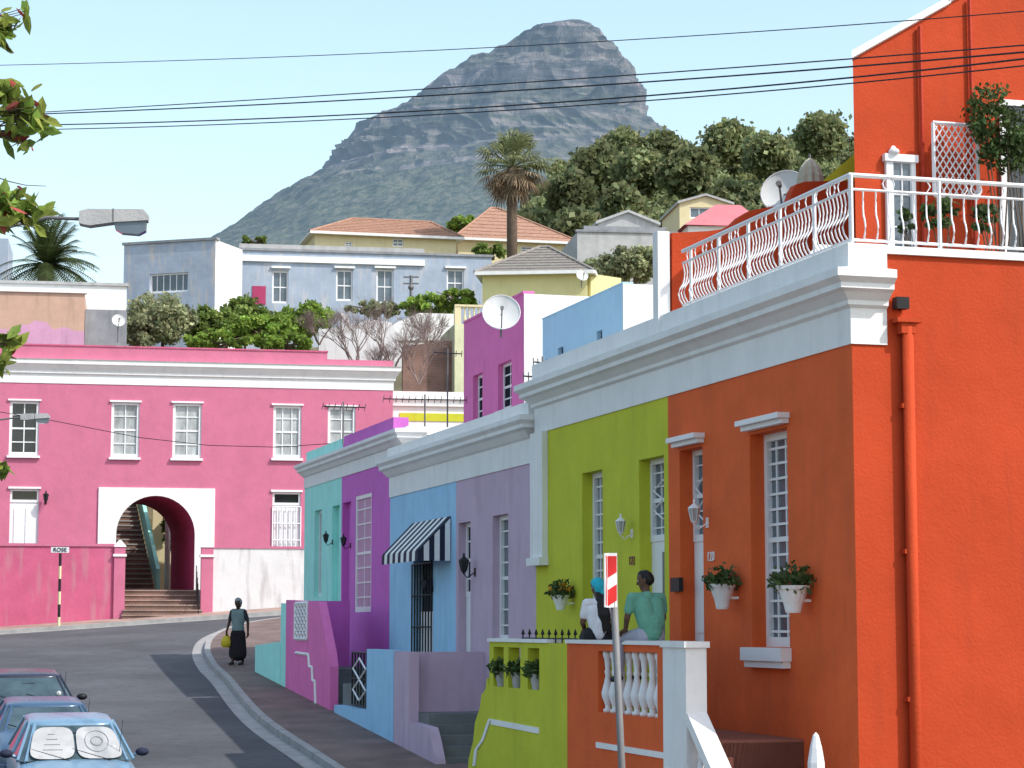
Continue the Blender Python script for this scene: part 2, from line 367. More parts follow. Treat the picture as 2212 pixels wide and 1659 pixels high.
# ---------------- row of houses
OX,OY=3.74,24.
ROW=Fr(OX,OY,-.2823,.9593,flip=True)   # a = distance up the street, b = toward street
RD=Vector((ROW.d[0],ROW.d[1],0)); ED=Vector((-ROW.n[0],-ROW.n[1],0))
def cross(s): # frame facing the camera at station s, a = inland distance
    p=ROW.w(s,0,0); return Fr(p.x,p.y,ED.x,ED.y)
SIDE=cross(0.)
sOG=ROW.A(1445); sG=ROW.A(1158); sL=ROW.A(985); sB=ROW.A(842)
profA=[(.02,3.10),(.02,3.50),(.07,3.53),(.07,3.58),(.16,3.66),(.22,3.69),(.22,3.75),(.29,3.81),(.29,3.90),(.05,3.95),(.05,4.22)]
def body(o,fr,a0,a1,depth,z0,z1,mt,part='walls',near=True):
    m=o.p(part,mt); 
    if near: m.poly([fr.w(a0,0,z0),fr.w(a0,-depth,z0),fr.w(a0,-depth,z1),fr.w(a0,0,z1)])
    m.poly([fr.w(a1,0,z0),fr.w(a1,-depth,z0),fr.w(a1,-depth,z1),fr.w(a1,0,z1)])
    m.poly([fr.w(a0,-depth,z0),fr.w(a1,-depth,z0),fr.w(a1,-depth,z1),fr.w(a0,-depth,z1)])
def ledge(o,fr,r,z,h=.13,out=.16,ext=.06):
    t=o.p('window_ledges','trim'); a0,a1=r[0]-ext,r[1]+ext
    t.box(fr,a0,a1,.001,out*.6,z-h*.45,z); t.box(fr,a0-.03,a1+.03,.0015,out,z+.001,z+h*.5)
# ORANGE house
o=Ob('orange_house'); f=ROW
rw=f.rect(1622,930,1703,1398); rd=f.rect(1470,968,1520,1560); rd=(rd[0],rd[1],-1.27,rd[3])
o.p('facade','orange').wall(f,0,sOG-.002,-5,3.11,[rw,rd],.26)
window(o,f,rw,-.22,4,14,'glass',.09,.03)
t=o.p('window_frames','trim'); t.box(f,rw[0]-.05,rw[1]+.05,.0015,.14,rw[2]-.16,rw[2]-.005); t.box(f,rw[0]-.02,rw[1]+.02,.002,.10,rw[2]-.24,rw[2]-.162)
ledge(o,f,rw,rw[3]+.10); ledge(o,f,rd,rd[3]+.10)
zt=f.Z(1495,1168); window(o,f,(rd[0],rd[1],zt,rd[3]),-.22,3,6,'glass',.07,.02,pn='transom')
diamonds(o.p('transom_frames','trim'),f,(rd[0]+.1,rd[1]-.1,zt+.25,rd[3]-.35),-.19,2)
d=o.p('door','trim'); d.box(f,rd[0],rd[1],-.26,-.2,rd[2],zt-.003)
for (u0,u1,v0,v1) in ((.12,.45,.08,.42),(.55,.88,.08,.42),(.12,.45,.5,.93),(.55,.88,.5,.93)):
    wa=rd[1]-rd[0]; hz=zt-rd[2]; d.box(f,rd[0]+wa*u0,rd[0]+wa*u1,-.199,-.185,rd[2]+hz*v0,rd[2]+hz*v1)
o.p('door_handle','brass').box(f,rd[0]+.12,rd[0]+.22,-.18,-.12,-.1,0)
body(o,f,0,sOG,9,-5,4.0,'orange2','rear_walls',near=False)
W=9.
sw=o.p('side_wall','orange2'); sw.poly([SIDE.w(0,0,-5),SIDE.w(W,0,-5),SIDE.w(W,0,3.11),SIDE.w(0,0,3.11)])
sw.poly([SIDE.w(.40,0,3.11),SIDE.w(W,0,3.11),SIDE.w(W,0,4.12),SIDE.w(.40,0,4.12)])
o.p('coping','white').box(SIDE,.42,W,-.25,.04,4.121,4.21)
o.p('roof_deck','grey').poly([f.w(.1,-.1,3.92),f.w(sOG,-.1,3.92),f.w(sOG,-W,3.92),f.w(.1,-W,3.92)])
a,z=SIDE.hit(1953,700); dp=o.p('downpipe','orange2',True); dp.tube([SIDE.w(a,.08,z),SIDE.w(a,.08,-4)],.065,12)
dp=o.p('pipe_brackets','orange2')
for zz in (2.4,.8,-.8): dp.box(SIDE,a-.09,a+.09,.001,.1,zz,zz+.05)
dp.box(SIDE,a-.16,a+.14,.001,.17,z,z+.05); dp.box(SIDE,a-.1,a+.08,.001,.14,z-.12,z-.001)
fl=SIDE.rect(1926,645,1952,670); o.p('flood_light','black').box(SIDE,fl[0],fl[1],.02,.14,fl[2],fl[3])
o.p('flood_light','black').tube([SIDE.w(fl[1]-.05,.01,fl[2]),SIDE.w(fl[1]-.05,.08,fl[2]+.03)],.015,5)
c=o.p('cornice','white'); c.cornice(f,0.,sG,profA,.42)
lb=f.rect(1457,1248,1476,1278); o.p('letter_box','black').box(f,lb[0],lb[1],.001,.06,lb[2],lb[3])
e=o.done(); a,z=f.hit(1537,1203); text(e,'120',f,a,.01,z,.17,'trim',-1)
# GREEN house
o=Ob('lime_green_house')
rw=f.rect(1258,1018,1302,1385); rd=f.rect(1382,988,1436,1560); rd=(rd[0],rd[1],-1.27,rd[3])
o.p('facade','green').wall(f,sOG,sG,-5,3.11,[rw,rd],.24)
window(o,f,rw,-.2,4,12,'glass',.08,.028)
zt=f.Z(1409,1168); window(o,f,(rd[0],rd[1],zt,rd[3]),-.2,3,6,'glass',.07,.02,pn='transom'); diamonds(o.p('transom_frames','trim'),f,(rd[0]+.12,rd[1]-.12,zt+.3,rd[3]-.3),-.17,2)
d=o.p('door','trim'); d.box(f,rd[0],rd[1],-.24,-.18,rd[2],zt-.003)
o.p('door_panes','glass').box(f,rd[0]+.15,rd[1]-.45,-.179,-.17,rd[2]+1.,zt-.15)
o.p('pilaster','white').box(f,f.A(1184),sG+.01,.003,.10,f.Z(1170,1205),3.098)
o.p('pilaster','white').box(f,f.A(1184)-.03,sG+.03,.0035,.16,f.Z(1170,1222),f.Z(1170,1205)-.001)
body(o,f,sOG,sG,9,-5,4.0,'white','rear_walls',near=False)
o.p('roof_deck','grey').poly([f.w(sOG,-.1,3.94),f.w(sG-.1,-.1,3.94),f.w(sG-.1,-W,3.94),f.w(sOG,-W,3.94)])
e=o.done(); a,z=f.hit(1366,1212); text(e,'122',f,a,.01,z,.17,'brown',-1)
# roof party wall
PW=cross(sOG+.1); o=Ob('roof_party_wall')
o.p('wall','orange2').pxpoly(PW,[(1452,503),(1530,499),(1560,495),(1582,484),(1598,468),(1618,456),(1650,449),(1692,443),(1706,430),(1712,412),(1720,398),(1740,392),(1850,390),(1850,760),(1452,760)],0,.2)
o.p('end_pier','white').box(PW,-.09,PW.A(1452)-.002,-.2,.0,3.9,PW.Z(1448,500)); o.done()
# railing on roof
o=Ob('balcony_railing'); m=o.p('rails','trim'); br=o.p('balusters','trim')
z0,z1,zm=4.27,5.0,4.84
def railsec(P,L,sp,bulge,post):
    for z,r in ((z0,.018),(z1,.027),(zm,.015)): m.tube([P(0,0,z),P(L,0,z)],r,6)
    n=int(L/sp)
    for i in range(n+1):
        a=i*L/n
        if i%post==0: m.tube([P(a,0,z0-.06),P(a,0,z1)],.025,6); continue
        pts=[P(a+.012*math.sin(k/8*2*math.pi),bulge*math.sin(k/8*2*math.pi)*(.45 if k<4 else 1.),z0+(zm-z0)*(1-k/8)) for k in range(9)]
        br.tube(pts,.0105,5)
        if i%post==post//2:
            c=[P(a+.07*math.cos(q*math.pi/5),0,(zm+z1)/2+.07*math.sin(q*math.pi/5)) for q in range(11)]; br.tube(c,.010,4)
        elif i%3==0: br.tube([P(a,0,zm),P(a+.05,0,(zm+z1)/2),P(a,0,z1)],.009,4)
railsec(lambda a,b,z:ROW.w(a+.02,b*-1-.03,z),ROW.A(1472,620)-.0,.098,.07,10)
railsec(lambda a,b,z:SIDE.w(a+.03,b*-1-.04,z),7.,.155,.07,7)
o.done()
# upper orange house
UH=cross(4.); o=Ob('orange_upper_house'); zb=3.93
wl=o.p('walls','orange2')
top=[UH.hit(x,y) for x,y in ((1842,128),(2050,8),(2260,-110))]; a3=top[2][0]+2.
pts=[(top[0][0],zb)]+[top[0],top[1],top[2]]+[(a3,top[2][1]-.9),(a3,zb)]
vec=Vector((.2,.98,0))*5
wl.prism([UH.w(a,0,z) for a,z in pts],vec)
vg=o.p('verge_boards','white')
for (p,q) in ((top[0],top[1]),(top[1],top[2])):
    vg.prism([UH.w(p[0]-.04,.06,p[1]+.002),UH.w(q[0],.06,q[1]+.002),UH.w(q[0],.06,q[1]+.10),UH.w(p[0]-.04,.06,p[1]+.10)],vec)
for x,w in ((1988,.03),(2097,.028)):
    a=UH.A(x,300); o.p('downpipes','dpipe').tube([UH.w(a,.05,zb),UH.w(a,.05,UH.Z(x,60 if x<2000 else 0))],w,6)
r=UH.rect(1912,352,1975,525); o.p('door_frame','trim').box(UH,r[0],r[0]+.1,.001,.06,zb,r[3]); o.p('door_frame','trim').box(UH,r[1]-.06,r[1],.001,.06,zb,r[3]); o.p('door_frame','trim').box(UH,r[0]-.03,r[1]+.03,.002,.09,r[3]+.001,r[3]+.1)
o.p('door_panes','glass').box(UH,r[0]+.1,r[1]-.06,.001,.02,zb,r[3]); bars(o.p('door_frame','trim'),UH,(r[0]+.1,r[1]-.06,zb,r[3]),.03,0,2,5,.012)
r=UH.rect(2165,235,2330,500); o.p('window_panes','dglass').box(UH,r[0],r[1],.001,.02,zb,r[3]); 
for q in (0,.5,1.): 
    a=r[0]+(r[1]-r[0])*q; o.p('door_frame','trim').box(UH,a-.04,a+.04,.021,.05,zb,r[3])
o.p('door_frame','trim').box(UH,r[0]-.05,r[1]+.05,.0215,.06,r[3]+.001,r[3]+.08)
a,z=UH.hit(1925,330); o.p('bulkhead_lamp','trim').sphere(UH.w(a,.08,z),.075,8,.6); o.p('bulkhead_lamp','trim').tube([UH.w(a,.0,z+.03),UH.w(a,.08,z+.05)],.035,6)
o.done()
o=Ob('trellis'); r=UH.rect(2017,268,2112,425,.25); m=o.p('frame','trim')
bars(m,UH,r,.25,0,1,1,.025)
nn=7
for i in range(-nn,nn+1):
    for sgn in (1,-1):
        a0,a1,z0_,z1_=r; w=a1-a0; h=z1_-z0_; pts=[]
        for k in range(21):
            t=k/20; a=a0+w*t; z=z0_+h*(i/nn)+ (h*1.0)*(t if sgn>0 else 1-t)
            if z0_<=z<=z1_: pts.append(UH.w(a,.25,z))
        if len(pts)>1: m.tube([pts[0],pts[-1]],.010,4)
o.done()
def shrub(name,c,r,mt,ncl,nl,size,pot=None,base=None):
    o=Ob(name); 
    t=o.p('stems','bark'); c=Vector(c); bz=base if base is not None else c.z-r[2]-.4
    for i in range(5):
        an=i*1.3; q=c+Vector((math.cos(an)*r[0]*.5,math.sin(an)*r[1]*.5,r[2]*random.uniform(-.2,.6))); t.tube([Vector((c.x,c.y,bz)),(Vector((c.x,c.y,bz))+q)/2+Vector((.03*i,0,0)),q],.018,5,.006)
    if pot: o.p('pot',pot).lathe((c.x,c.y,bz-.02),[(.12,0),(.17,.28),(.19,.3),(.19,.33),(.15,.33)],12)
    P,T=crown(tuple(c),r,ncl,nl,.35); e=o.done(); leafobj('foliage',P,size,mt,e,tones=T); return e
p=UH.w(UH.A(2150,280,.6),.6,UH.Z(2150,275,.6)); shrub('potted_tree',p,(.42,.35,.66),'leafd',44,45,.045,'tan',base=3.95)
p=UH.w(UH.A(2200,330,.6),.6,UH.Z(2200,330,.6)); shrub('potted_tree',p,(.3,.3,.5),'leafd',18,45,.045,'tan',base=3.95)
p=UH.w(UH.A(2030,470,1.5),1.5,UH.Z(2030,465,1.5)); shrub('potted_shrub',p,(.25,.2,.22),'leafd',14,40,.045,'white',base=3.95)
p=UH.w(UH.A(1955,478,1.5),1.5,UH.Z(1955,478,1.5)); shrub('potted_shrub',p,(.12,.12,.2),'leafd',8,30,.045,'tan',base=3.95)
p=UH.w(UH.A(2130,455,1.2),1.2,UH.Z(2130,470,1.2)); shrub('potted_shrub',p,(.2,.2,.2),'leafd',12,30,.05,'black',base=3.95)
o=Ob('patio_chair'); c=UH.hit(1800,470,.9); m=o.p('seat','trim')
fa=Fr(UH.w(c[0],.9,0).x,UH.w(c[0],.9,0).y,ED.x,ED.y); 
m.box(fa,-.22,.22,-.2,.2,4.35,4.38); m.fpoly(fa,[(-.22,4.38),(.22,4.38),(.24,4.7),(.12,4.82),(-.12,4.82),(-.24,4.7)],-.2,-.23)
for x in (-.2,.2):
    for y in (-.18,.18): m.tube([fa.w(x,y,4.35),fa.w(x*1.1,y*1.1,3.93)],.02,6)
    m.tube([fa.w(x*1.1,-.2,4.58),fa.w(x*1.15,.18,4.58),fa.w(x,.2,4.35)],.022,6)
o.done()
def dish(name,c,r,facing,post=.6,mt='dish'):
    o=Ob(name); fz=Vector(facing).normalized(); q=fz.to_track_quat('Z','Y').to_matrix().to_4x4(); c=Vector(c)
    prof=[(.001,-.25*r)]+[(r*k/8,-.25*r*(1-(k/8)**2)) for k in range(1,9)]
    m=o.p('reflector',mt,True); m.lathe(c,prof[:-1]+[(r,0)],28,q.to_3x3())
    m.f.pop()
    m2=o.p('rim',mt); m2.tube([c+q.to_3x3()@Vector((r*math.cos(t*math.pi/14),r*math.sin(t*math.pi/14),0)) for t in range(29)],.02*r+.004,5)
    a=o.p('arm','steel'); tip=c+q.to_3x3()@Vector((0,-r*.15,r*.75)); a.tube([c+q.to_3x3()@Vector((0,-r*.95,-.02)),tip],.016,5); a.lathe(tip-fz*.05,[(.03,0),(.045,.1)],8,q.to_3x3())
    a.tube([c-fz*.25*r,c-fz*.4*r-Vector((0,0,.1)),c-fz*.4*r-Vector((0,0,post))],.025,6); o.done()
dish('satellite_dish',atY(1693,412,31.5),.34,(-.35,-.9,.35),.6)
dish('satellite_dish',atY(1083,674,48.5),.42,(.05,-.95,.3),.5)
dish('satellite_dish',atY(256,692,81),.24,(.3,-.9,.3),.8)
dish('satellite_dish',atY(1258,594,92),.26,(.3,-.9,.3),.5)
o=Ob('folded_umbrella'); c=atY(1750,392,31.2); 
M['canvas']=mat('canvas',(.46,.43,.34),var=.2,scale=10)
cv=o.p('canopy','canvas'); base=len(cv.v); prf=[(.21,-.25),(.205,-.05),(.19,.08),(.15,.2),(.075,.30),(.012,.345)]; n=20
for r_,z_ in prf:
    for k in range(n): an=2*math.pi*k/n; rr=r_*(1 if k%2 else .8); cv.v.append((c.x+rr*math.cos(an),c.y+rr*math.sin(an),c.z+z_))
for i in range(len(prf)-1):
    for k in range(n): a=base+i*n+k; b=base+i*n+(k+1)%n; cv.f.append((a,b,b+n,a+n))
o.p('pole','steel').tube([c-Vector((0,0,1.0)),c+Vector((0,0,.40))],.018,6); o.done()
o=Ob('lime_green_upper_house'); fb=cross(8.2)
p=[fb.hit(x,y) for x,y in ((1775,392),(1842,335),(1990,220),(2100,300))]; o.p('walls','green').prism([fb.w(a,0,z) for a,z in [(p[0][0],3.9)]+p+[(p[3][0],3.9)]],Vector((.2,.98,0))*2); o.done(True)
o=Ob('lime_green_roof_room'); fr2=Fr(*ROW.w(0,-1.2,0).xy,ROW.d[0],ROW.d[1],True); r=fr2.rect(1332,708,1390,745)
o.p('walls','green').box(fr2,r[0],r[1],-2.4,0,3.9,r[3]); o.done(True)
# LAVENDER / BLUE
prof2=[(.02,2.65),(.02,3.05),(.06,3.08),(.14,3.18),(.20,3.22),(.20,3.28),(.26,3.34),(.26,3.42),(.05,3.45),(.05,3.66)]
o=Ob('lavender_house')
rd=f.rect(990,1128,1016,1530); rd=(rd[0],rd[1],-1.44,rd[3]); rw=f.rect(1064,1112,1098,1385)
o.p('facade','lav').wall(f,sG,sL,-5,2.66,[rd,rw],.22)
window(o,f,rw,-.16,2,8,'glass',.08,.028)
zt=f.Z(1003,1290); window(o,f,(rd[0],rd[1],zt,rd[3]),-.16,2,4,'dark',.08,.028,pn='transom',pr=.5); o.p('door','trim').box(f,rd[0],rd[1],-.22,-.15,rd[2],zt-.003)
body(o,f,sG+.02,sL,9,-5,3.5,'white','rear_walls',near=False)
o.p('cornice','white').cornice(f,sG+.3,sB,prof2,.4)
o.p('roof_deck','lgrey').poly([f.w(sG,-.1,3.4),f.w(sB-.1,-.1,3.4),f.w(sB-.1,-W,3.4),f.w(sG,-W,3.4)])
o.done()
o=Ob('blue_house')
rd=f.rect(893,1135,935,1450); rd=(rd[0],rd[1],-1.2,rd[3])
o.p('facade','blue').wall(f,sL,sB,-5,2.66,[rd],.22)
o.p('doorway','dark').poly([f.w(rd[0],-.2,rd[2]),f.w(rd[1],-.2,rd[2]),f.w(rd[1],-.2,rd[3]),f.w(rd[0],-.2,rd[3])])
o.p('door','trim').box(f,rd[0]+.15,rd[1]-.15,-.19,-.12,rd[2],.3)
bars(o.p('security_gate','black'),f,(rd[0],rd[1],rd[2],f.Z(915,1218)),.03,0,7,4,.016)
body(o,f,sL,sB,9,-5,3.5,'white','rear_walls',near=False)
a0,a1=f.A(975,1150),f.A(893,1150); zt_=f.Z(960,1120); n=13
for i in range(n):
    u0=a0+(a1-a0)*i/n; u1=a0+(a1-a0)*(i+1)/n; mm=o.p('awning_navy_stripes' if i%2==0 else 'awning_white_stripes','navy' if i%2==0 else 'white')
    P=[f.w(u0,.02,zt_),f.w(u1,.02,zt_),f.w(u1,.62,zt_-.62),f.w(u0,.62,zt_-.62)]
    mm.prism(P,Vector((0,0,.02))); mm.prism([f.w(u0,.62,zt_-.62),f.w(u1,.62,zt_-.62),f.w(u1,.625,zt_-.80),f.w(u0,.625,zt_-.80)],Vector((-.01,-.003,0)))
n=6
for i in range(n):
    b0,b1=.02+.6*i/n,.02+.6*(i+1)/n; mm=o.p('awning_navy_stripes' if i%2 else 'awning_white_stripes','white')
    mm.poly([f.w(a0,b0,zt_-.8),f.w(a0,b1,zt_-.8),f.w(a0,b1,zt_-b1),f.w(a0,b0,zt_-b0)])
o.done()
# PURPLE / AQUA
F3=Fr(*ROW.w(0,-.36,0).xy,ROW.d[0],ROW.d[1],True); s3=sB+.35; sP=F3.A(737); sT=F3.A(657)
prof3=[(.02,3.5),(.02,3.78),(.06,3.8),(.12,3.88),(.18,3.92),(.18,3.98),(.24,4.03),(.24,4.1),(.05,4.13)]
o=Ob('purple_house'); g=F3
rw=g.rect(767,1068,802,1322); rd=g.rect(739,1085,757,1400); rd=(rd[0],rd[1],-.8,rd[3])
o.p('facade','purple').wall(g,s3,sP,-5,3.51,[rw,rd],.2); window(o,g,rw,-.03,2,8,'mauve',.09,.03,pr=.5); o.p('door','purple').box(g,rd[0],rd[1],-.2,-.15,rd[2],rd[3])
body(o,g,s3,sP,9,-5,3.9,'white','rear_walls'); o.p('cornice','white').cornice(g,s3,sT,prof3,.45)
o.p('parapet','purple').box(g,s3+1.0,sP,-.35,-.02,4.135,4.45); o.p('parapet_stub','white').box(cross(s3+.3),.5,2.4,-.3,0,3.9,4.2)
o.p('roof_deck','lgrey').poly([g.w(s3,-.1,4.0),g.w(sT-.05,-.1,4.0),g.w(sT-.05,-W,4.0),g.w(s3,-W,4.0)])
o.done()
o=Ob('aqua_house'); r1=g.rect(679,1102,694,1290); r2=g.rect(717,1092,733,1290); r2=(r2[0],r2[1],-.7,r2[3])
o.p('facade','teal').wall(g,sP,sT,-5,3.51,[r1,r2],.2); window(o,g,r1,-.15,2,6,'glass',.08,.03); o.p('door','teal').box(g,r2[0],r2[1],-.2,-.15,r2[2],r2[3])
body(o,g,sP,sT,9,-5,3.9,'teal','rear_walls',near=False); o.p('parapet','teal').box(g,sP+.01,sT-.05,-.35,-.02,4.135,4.42); o.done()
# upper storeys behind the row
g4=Fr(*ROW.w(0,-4,0).xy,ROW.d[0],ROW.d[1],True)
o=Ob('magenta_upper_house'); sa,sb=g4.A(1132,700),g4.A(1002,760); zt=g4.Z(1132,634)
rs=[g4.rect(1076,782,1105,884),g4.rect(1022,808,1042,912)]
o.p('facade','mag').wall(g4,sa,sb,3.9,zt,rs,.2)
for r in rs: window(o,g4,r,-.14,2,4,'dark',.07,.035,pr=.4); o.p('window_sills','trim').box(g4,r[0]-.08,r[1]+.08,.001,.06,r[2]-.07,r[2]-.003)
o.p('side_wall','white').box(cross(sa-.002),4.26,8.5,-5,0,3.9,zt-.003); o.p('side_wall','white').poly([g4.w(sa-.002,0,3.9),g4.w(sa-.002,-.26,3.9),g4.w(sa-.002,-.26,zt-.003),g4.w(sa-.002,0,zt-.003)]); o.p('parapet','mag').box(g4,sa+.0,sb,-.25,.02,zt,zt+.06)
o.done()
o=Ob('pale_blue_upper_house'); sa,sb=g4.A(1346,660),g4.A(1172,730); zt=g4.Z(1346,612)
rs=[g4.rect(1289,714,1301,742),g4.rect(1205,750,1217,780)]
o.p('facade','blue2').wall(g4,sa,sb,3.4,zt,rs,.15)
for r in rs: o.p('small_windows','dark').poly([g4.w(r[0],-.1,r[2]),g4.w(r[1],-.1,r[2]),g4.w(r[1],-.1,r[3]),g4.w(r[0],-.1,r[3])])
o.p('side_wall','white').box(cross(sa-.002),4.2,9,-(sb-sa),0,3.4,zt-.003); o.p('side_wall','white').poly([g4.w(sa-.002,0,3.4),g4.w(sa-.002,-.2,3.4),g4.w(sa-.002,-.2,zt-.003),g4.w(sa-.002,0,zt-.003)]); o.p('parapet_top','blue2').box(g4,sa,sb,-.22,.01,zt,zt+.03)
gl=o.p('rail','steel')
for i in range(9): gl.tube([g4.w(sb+i*.3,-.1,zt-2.9),g4.w(sb+i*.3,-.1,zt-2.0)],.008,4)
o.done()
# ---------------- terraces / stoeps
TB=1.40; TT=.17
def stoep(name,mt,a0,a1,z,fl='step'):
    o=Ob(name); o.p('floor',fl).box(f,a0,a1,.002,TB-TT-.002,-5,z); return o
aR=f.A(1437,1450,TB); aRR=f.A(1487,1450,TB); aM=f.A(1225,1450,TB)
o=stoep('orange_stoep','orange',aRR+.0,aM,-1.27,'brown'); o.p('floor','brown').box(f,2.0,aRR,.002,1.0,-5,-1.30)
zt=f.Z(1330,1392,TB)
hole=f.rect(1292,1408,1420,1545,TB)
o.p('front_wall','orange').wall(f,aR,aM,-5,zt,[hole],TT,TB); o.p('front_wall','orange').wall(f,aR,aM,-1.27,zt,[hole],.001,TB-TT)
cp=o.p('coping','white'); cp.box(f,aR-.02,aM,TB-.36,TB+.03,zt+.001,zt+.05)
bl=o.p('balusters','trim',True); nb=8
for i in range(nb): balus(bl,f.w(hole[0]+(hole[1]-hole[0])*(i+.5)/nb,TB-TT/2,hole[2]),hole[3]-hole[2],1.1)
pl=o.p('pillar','white'); pl.box(f,aRR,aR-.001,TB-TT-.05,TB+.03,-5,zt-.02); pl.box(f,aRR-.03,aR+.02,TB-TT-.08,TB+.06,zt-.019,zt+.05)
h2=f.hit(1292,1603,TB)[1]; o.p('white_band','white').box(f,aR+.02,f.A(1290,1600,TB),TB+.001,TB+.02,h2-.07,h2)
st_=o.p('stair_balustrade','white'); A0,Z0=f.hit(1455,1465,TB)
A1=A0-2.2; Z1=Z0-1.75
st_.fpoly(f,[(A0,Z0),(A1,Z1),(A1,Z1-.15),(A0,Z0-.15)],TB+.02,TB-.22)
for i in range(9):
    q=(i+.5)/9; aa=A0+(A1-A0)*q; zz=Z0+(Z1-Z0)*q-.15; balus(bl,f.w(aa,TB-.1,zz-.62),.62,1.1)
st_.fpoly(f,[(A0,Z0-.77),(A1,Z1-.77),(A1,-5),(A0,-5)],TB,TB-.17)
stp=o.p('steps','brown')
for i in range(9): stp.box(f,aRR-.25*(i+1)-.1,aRR-.25*i-.1,1.01,TB-.18,-5,-1.27-.17*(i+1))
o.done()
# green
o=stoep('lime_green_stoep','green',aM+.002,f.A(1055,1450,TB),-1.27)
aX=f.A(1057,1420,TB); ztg=f.Z(1140,1388,TB)
hs=[f.rect(x0,1400,x1,y1,TB) for x0,x1,y1 in ((1066,1088,1480),(1098,1124,1485),(1140,1165,1490))]
zb_=min(h[2] for h in hs); hs=[(h[0],h[1],zb_,max(k[3] for k in hs)) for h in hs]
o.p('front_wall','green').wall(f,aM+.002,aX,zb_-.05,ztg,hs,TT,TB); o.p('front_wall','green').wall(f,aM+.002,aX,zb_-.05,ztg,hs,.001,TB-TT)
pp=[f.hit(x,y,TB) for x,y in ((1052,1465),(1048,1490),(1040,1500),(1036,1530),(1026,1560),(1022,1600),(1012,1640),(1005,1760))]
o.p('front_wall_base','green').fpoly(f,[(aM+.002,zb_-.05),(aX,zb_-.05)]+[q for q in pp]+[(aM+.002,-5)],TB,TB-TT)
o.p('coping','white').box(f,f.A(1186,1385,TB),aX+.03,TB-TT-.02,TB+.03,ztg+.001,ztg+.05)
sk=o.p('iron_spikes','black')
for i in range(9):
    a=f.A(1118+i*14.,1380,TB); sk.tube([f.w(a,TB-.08,ztg),f.w(a,TB-.08,ztg+.13)],.010,5); sk.lathe(f.w(a,TB-.08,ztg+.10),[(.004,0),(.03,.02),(.004,.09)],5)
sk.tube([f.w(f.A(1115,1380,TB),TB-.08,ztg+.06),f.w(f.A(1235,1380,TB),TB-.08,ztg+.06)],.009,4)
wb=[f.hit(x,y,TB) for x,y in ((1165,1572),(1062,1553),(1046,1600),(1032,1620),(1028,1655))]
bd=o.p('white_band','white')
for i in range(len(wb)-1):
    (p,q)=(wb[i],wb[i+1]); 
    if i==0: bd.fpoly(f,[p,q,(q[0],q[1]-.08),(p[0],p[1]-.08)],TB+.015,TB+.001)
    else: bd.fpoly(f,[p,(p[0]+.12,p[1]),(q[0]+.12,q[1]),q],TB+.016+.002*i,TB+.001)
e=o.done()
for h in hs:
    c=f.w((h[0]+h[1])/2,TB-.05,h[2]+.2); oo=Ob('potted_plant'); oo.p('pot','lgrey').lathe((c.x,c.y,h[2]),[(.06,0),(.10,.2),(.11,.22),(.08,.22)],10)
    ee=oo.done(); P=ell_pts((c.x,c.y,h[2]+.28),(.22,.22,.14),170,.2); leafobj('foliage',P,.05,'leafd',ee,elong=3)
# lavender
sDv=f.A(885,1470,TB-.1); dz=f.Z(868,1408,TB)
o=stoep('lavender_stoep','lav',f.A(1005,1540,.6),sDv,-1.44)
o.p('divider_wall','lav').box(f,sDv-.08,sDv+.08,.002,TB-TT-.003,-5,dz)
o.p('front_wall','lav').box(f,f.A(884,1450,TB),f.A(851,1450,TB),TB-TT,TB,-5,dz+.003)
lw=[f.hit(x,y,TB) for x,y in ((884,1560),(925,1572),(932,1600),(940,1640),(950,1720))]
o.p('front_low_wall','lav').fpoly(f,[(lw[0][0]-.002,lw[0][1])]+lw[1:]+[(lw[0][0]-.002,-5)],TB,TB-TT)
stp=o.p('steps','step'); a0=f.A(1005,1540,.6)
for i in range(8): stp.box(f,a0-.28*(i+1),a0-.28*i-.001,.05,TB-TT-.01,-5,-1.44-.165*(i+1))
o.done()
# blue
zb2=f.Z(820,1403,TB); aB0=f.A(850,1450,TB); aB1=f.A(792,1450,TB); aB2=f.A(722,1500,TB)
o=stoep('blue_stoep','blue',sDv+.09,aB2,-1.1)
o.p('front_wall','blue').box(f,aB0,aB1,TB-TT,TB,-5,zb2); o.p('front_low_wall','blue').box(f,aB1+.001,aB2,TB-TT,TB,-5,f.Z(755,1528,TB))
gt=o.p('iron_gate','black'); gr=(aB1+.1,f.A(752,1470,TB),f.Z(770,1525,TB),f.Z(770,1410,TB)); bars(gt,f,gr,TB-.08,0,6,2,.018); diamonds(o.p('gate_ornament','trim'),f,(gr[0]+.2,gr[1]-.2,gr[2]+.1,gr[3]-.1),TB-.05,2,.02)
o.done()
# purple
aP0=f.A(712,1470,TB); aP1=f.A(618,1400,TB)
o=stoep('purple_stoep','purple',aP0+1.2,aP1,-.85)
zz=lambda x,y:f.hit(x,y,TB)
bh=f.rect(640,1303,666,1380,TB)
pol=[zz(618,1296),zz(688,1300),zz(696,1340),zz(710,1412),zz(713,1440),(zz(713,1500)[0],-5),(zz(618,1500)[0],-5)]
o.p('front_wall','mag').fpoly(f,pol,TB,TB-TT)
bb=o.p('breeze_block','white')
for i in range(4):
    for j in range(5):
        u0=bh[0]+(bh[1]-bh[0])*i/4; u1=bh[0]+(bh[1]-bh[0])*(i+1)/4; v0=bh[2]+(bh[3]-bh[2])*j/5; v1=bh[2]+(bh[3]-bh[2])*(j+1)/5
        bb.tube([f.w((u0+u1)/2+(u1-u0)*.42*math.cos(k*math.pi/4),TB+.02,(v0+v1)/2+(v1-v0)*.42*math.sin(k*math.pi/4)) for k in range(9)],.03,4)
bars(bb,f,bh,TB+.02,0,1,1,.035)
bd=o.p('white_band','white'); pts=[zz(640,1410),zz(668,1414),zz(670,1440),zz(676,1442),zz(677,1470),zz(682,1472),zz(684,1535)]
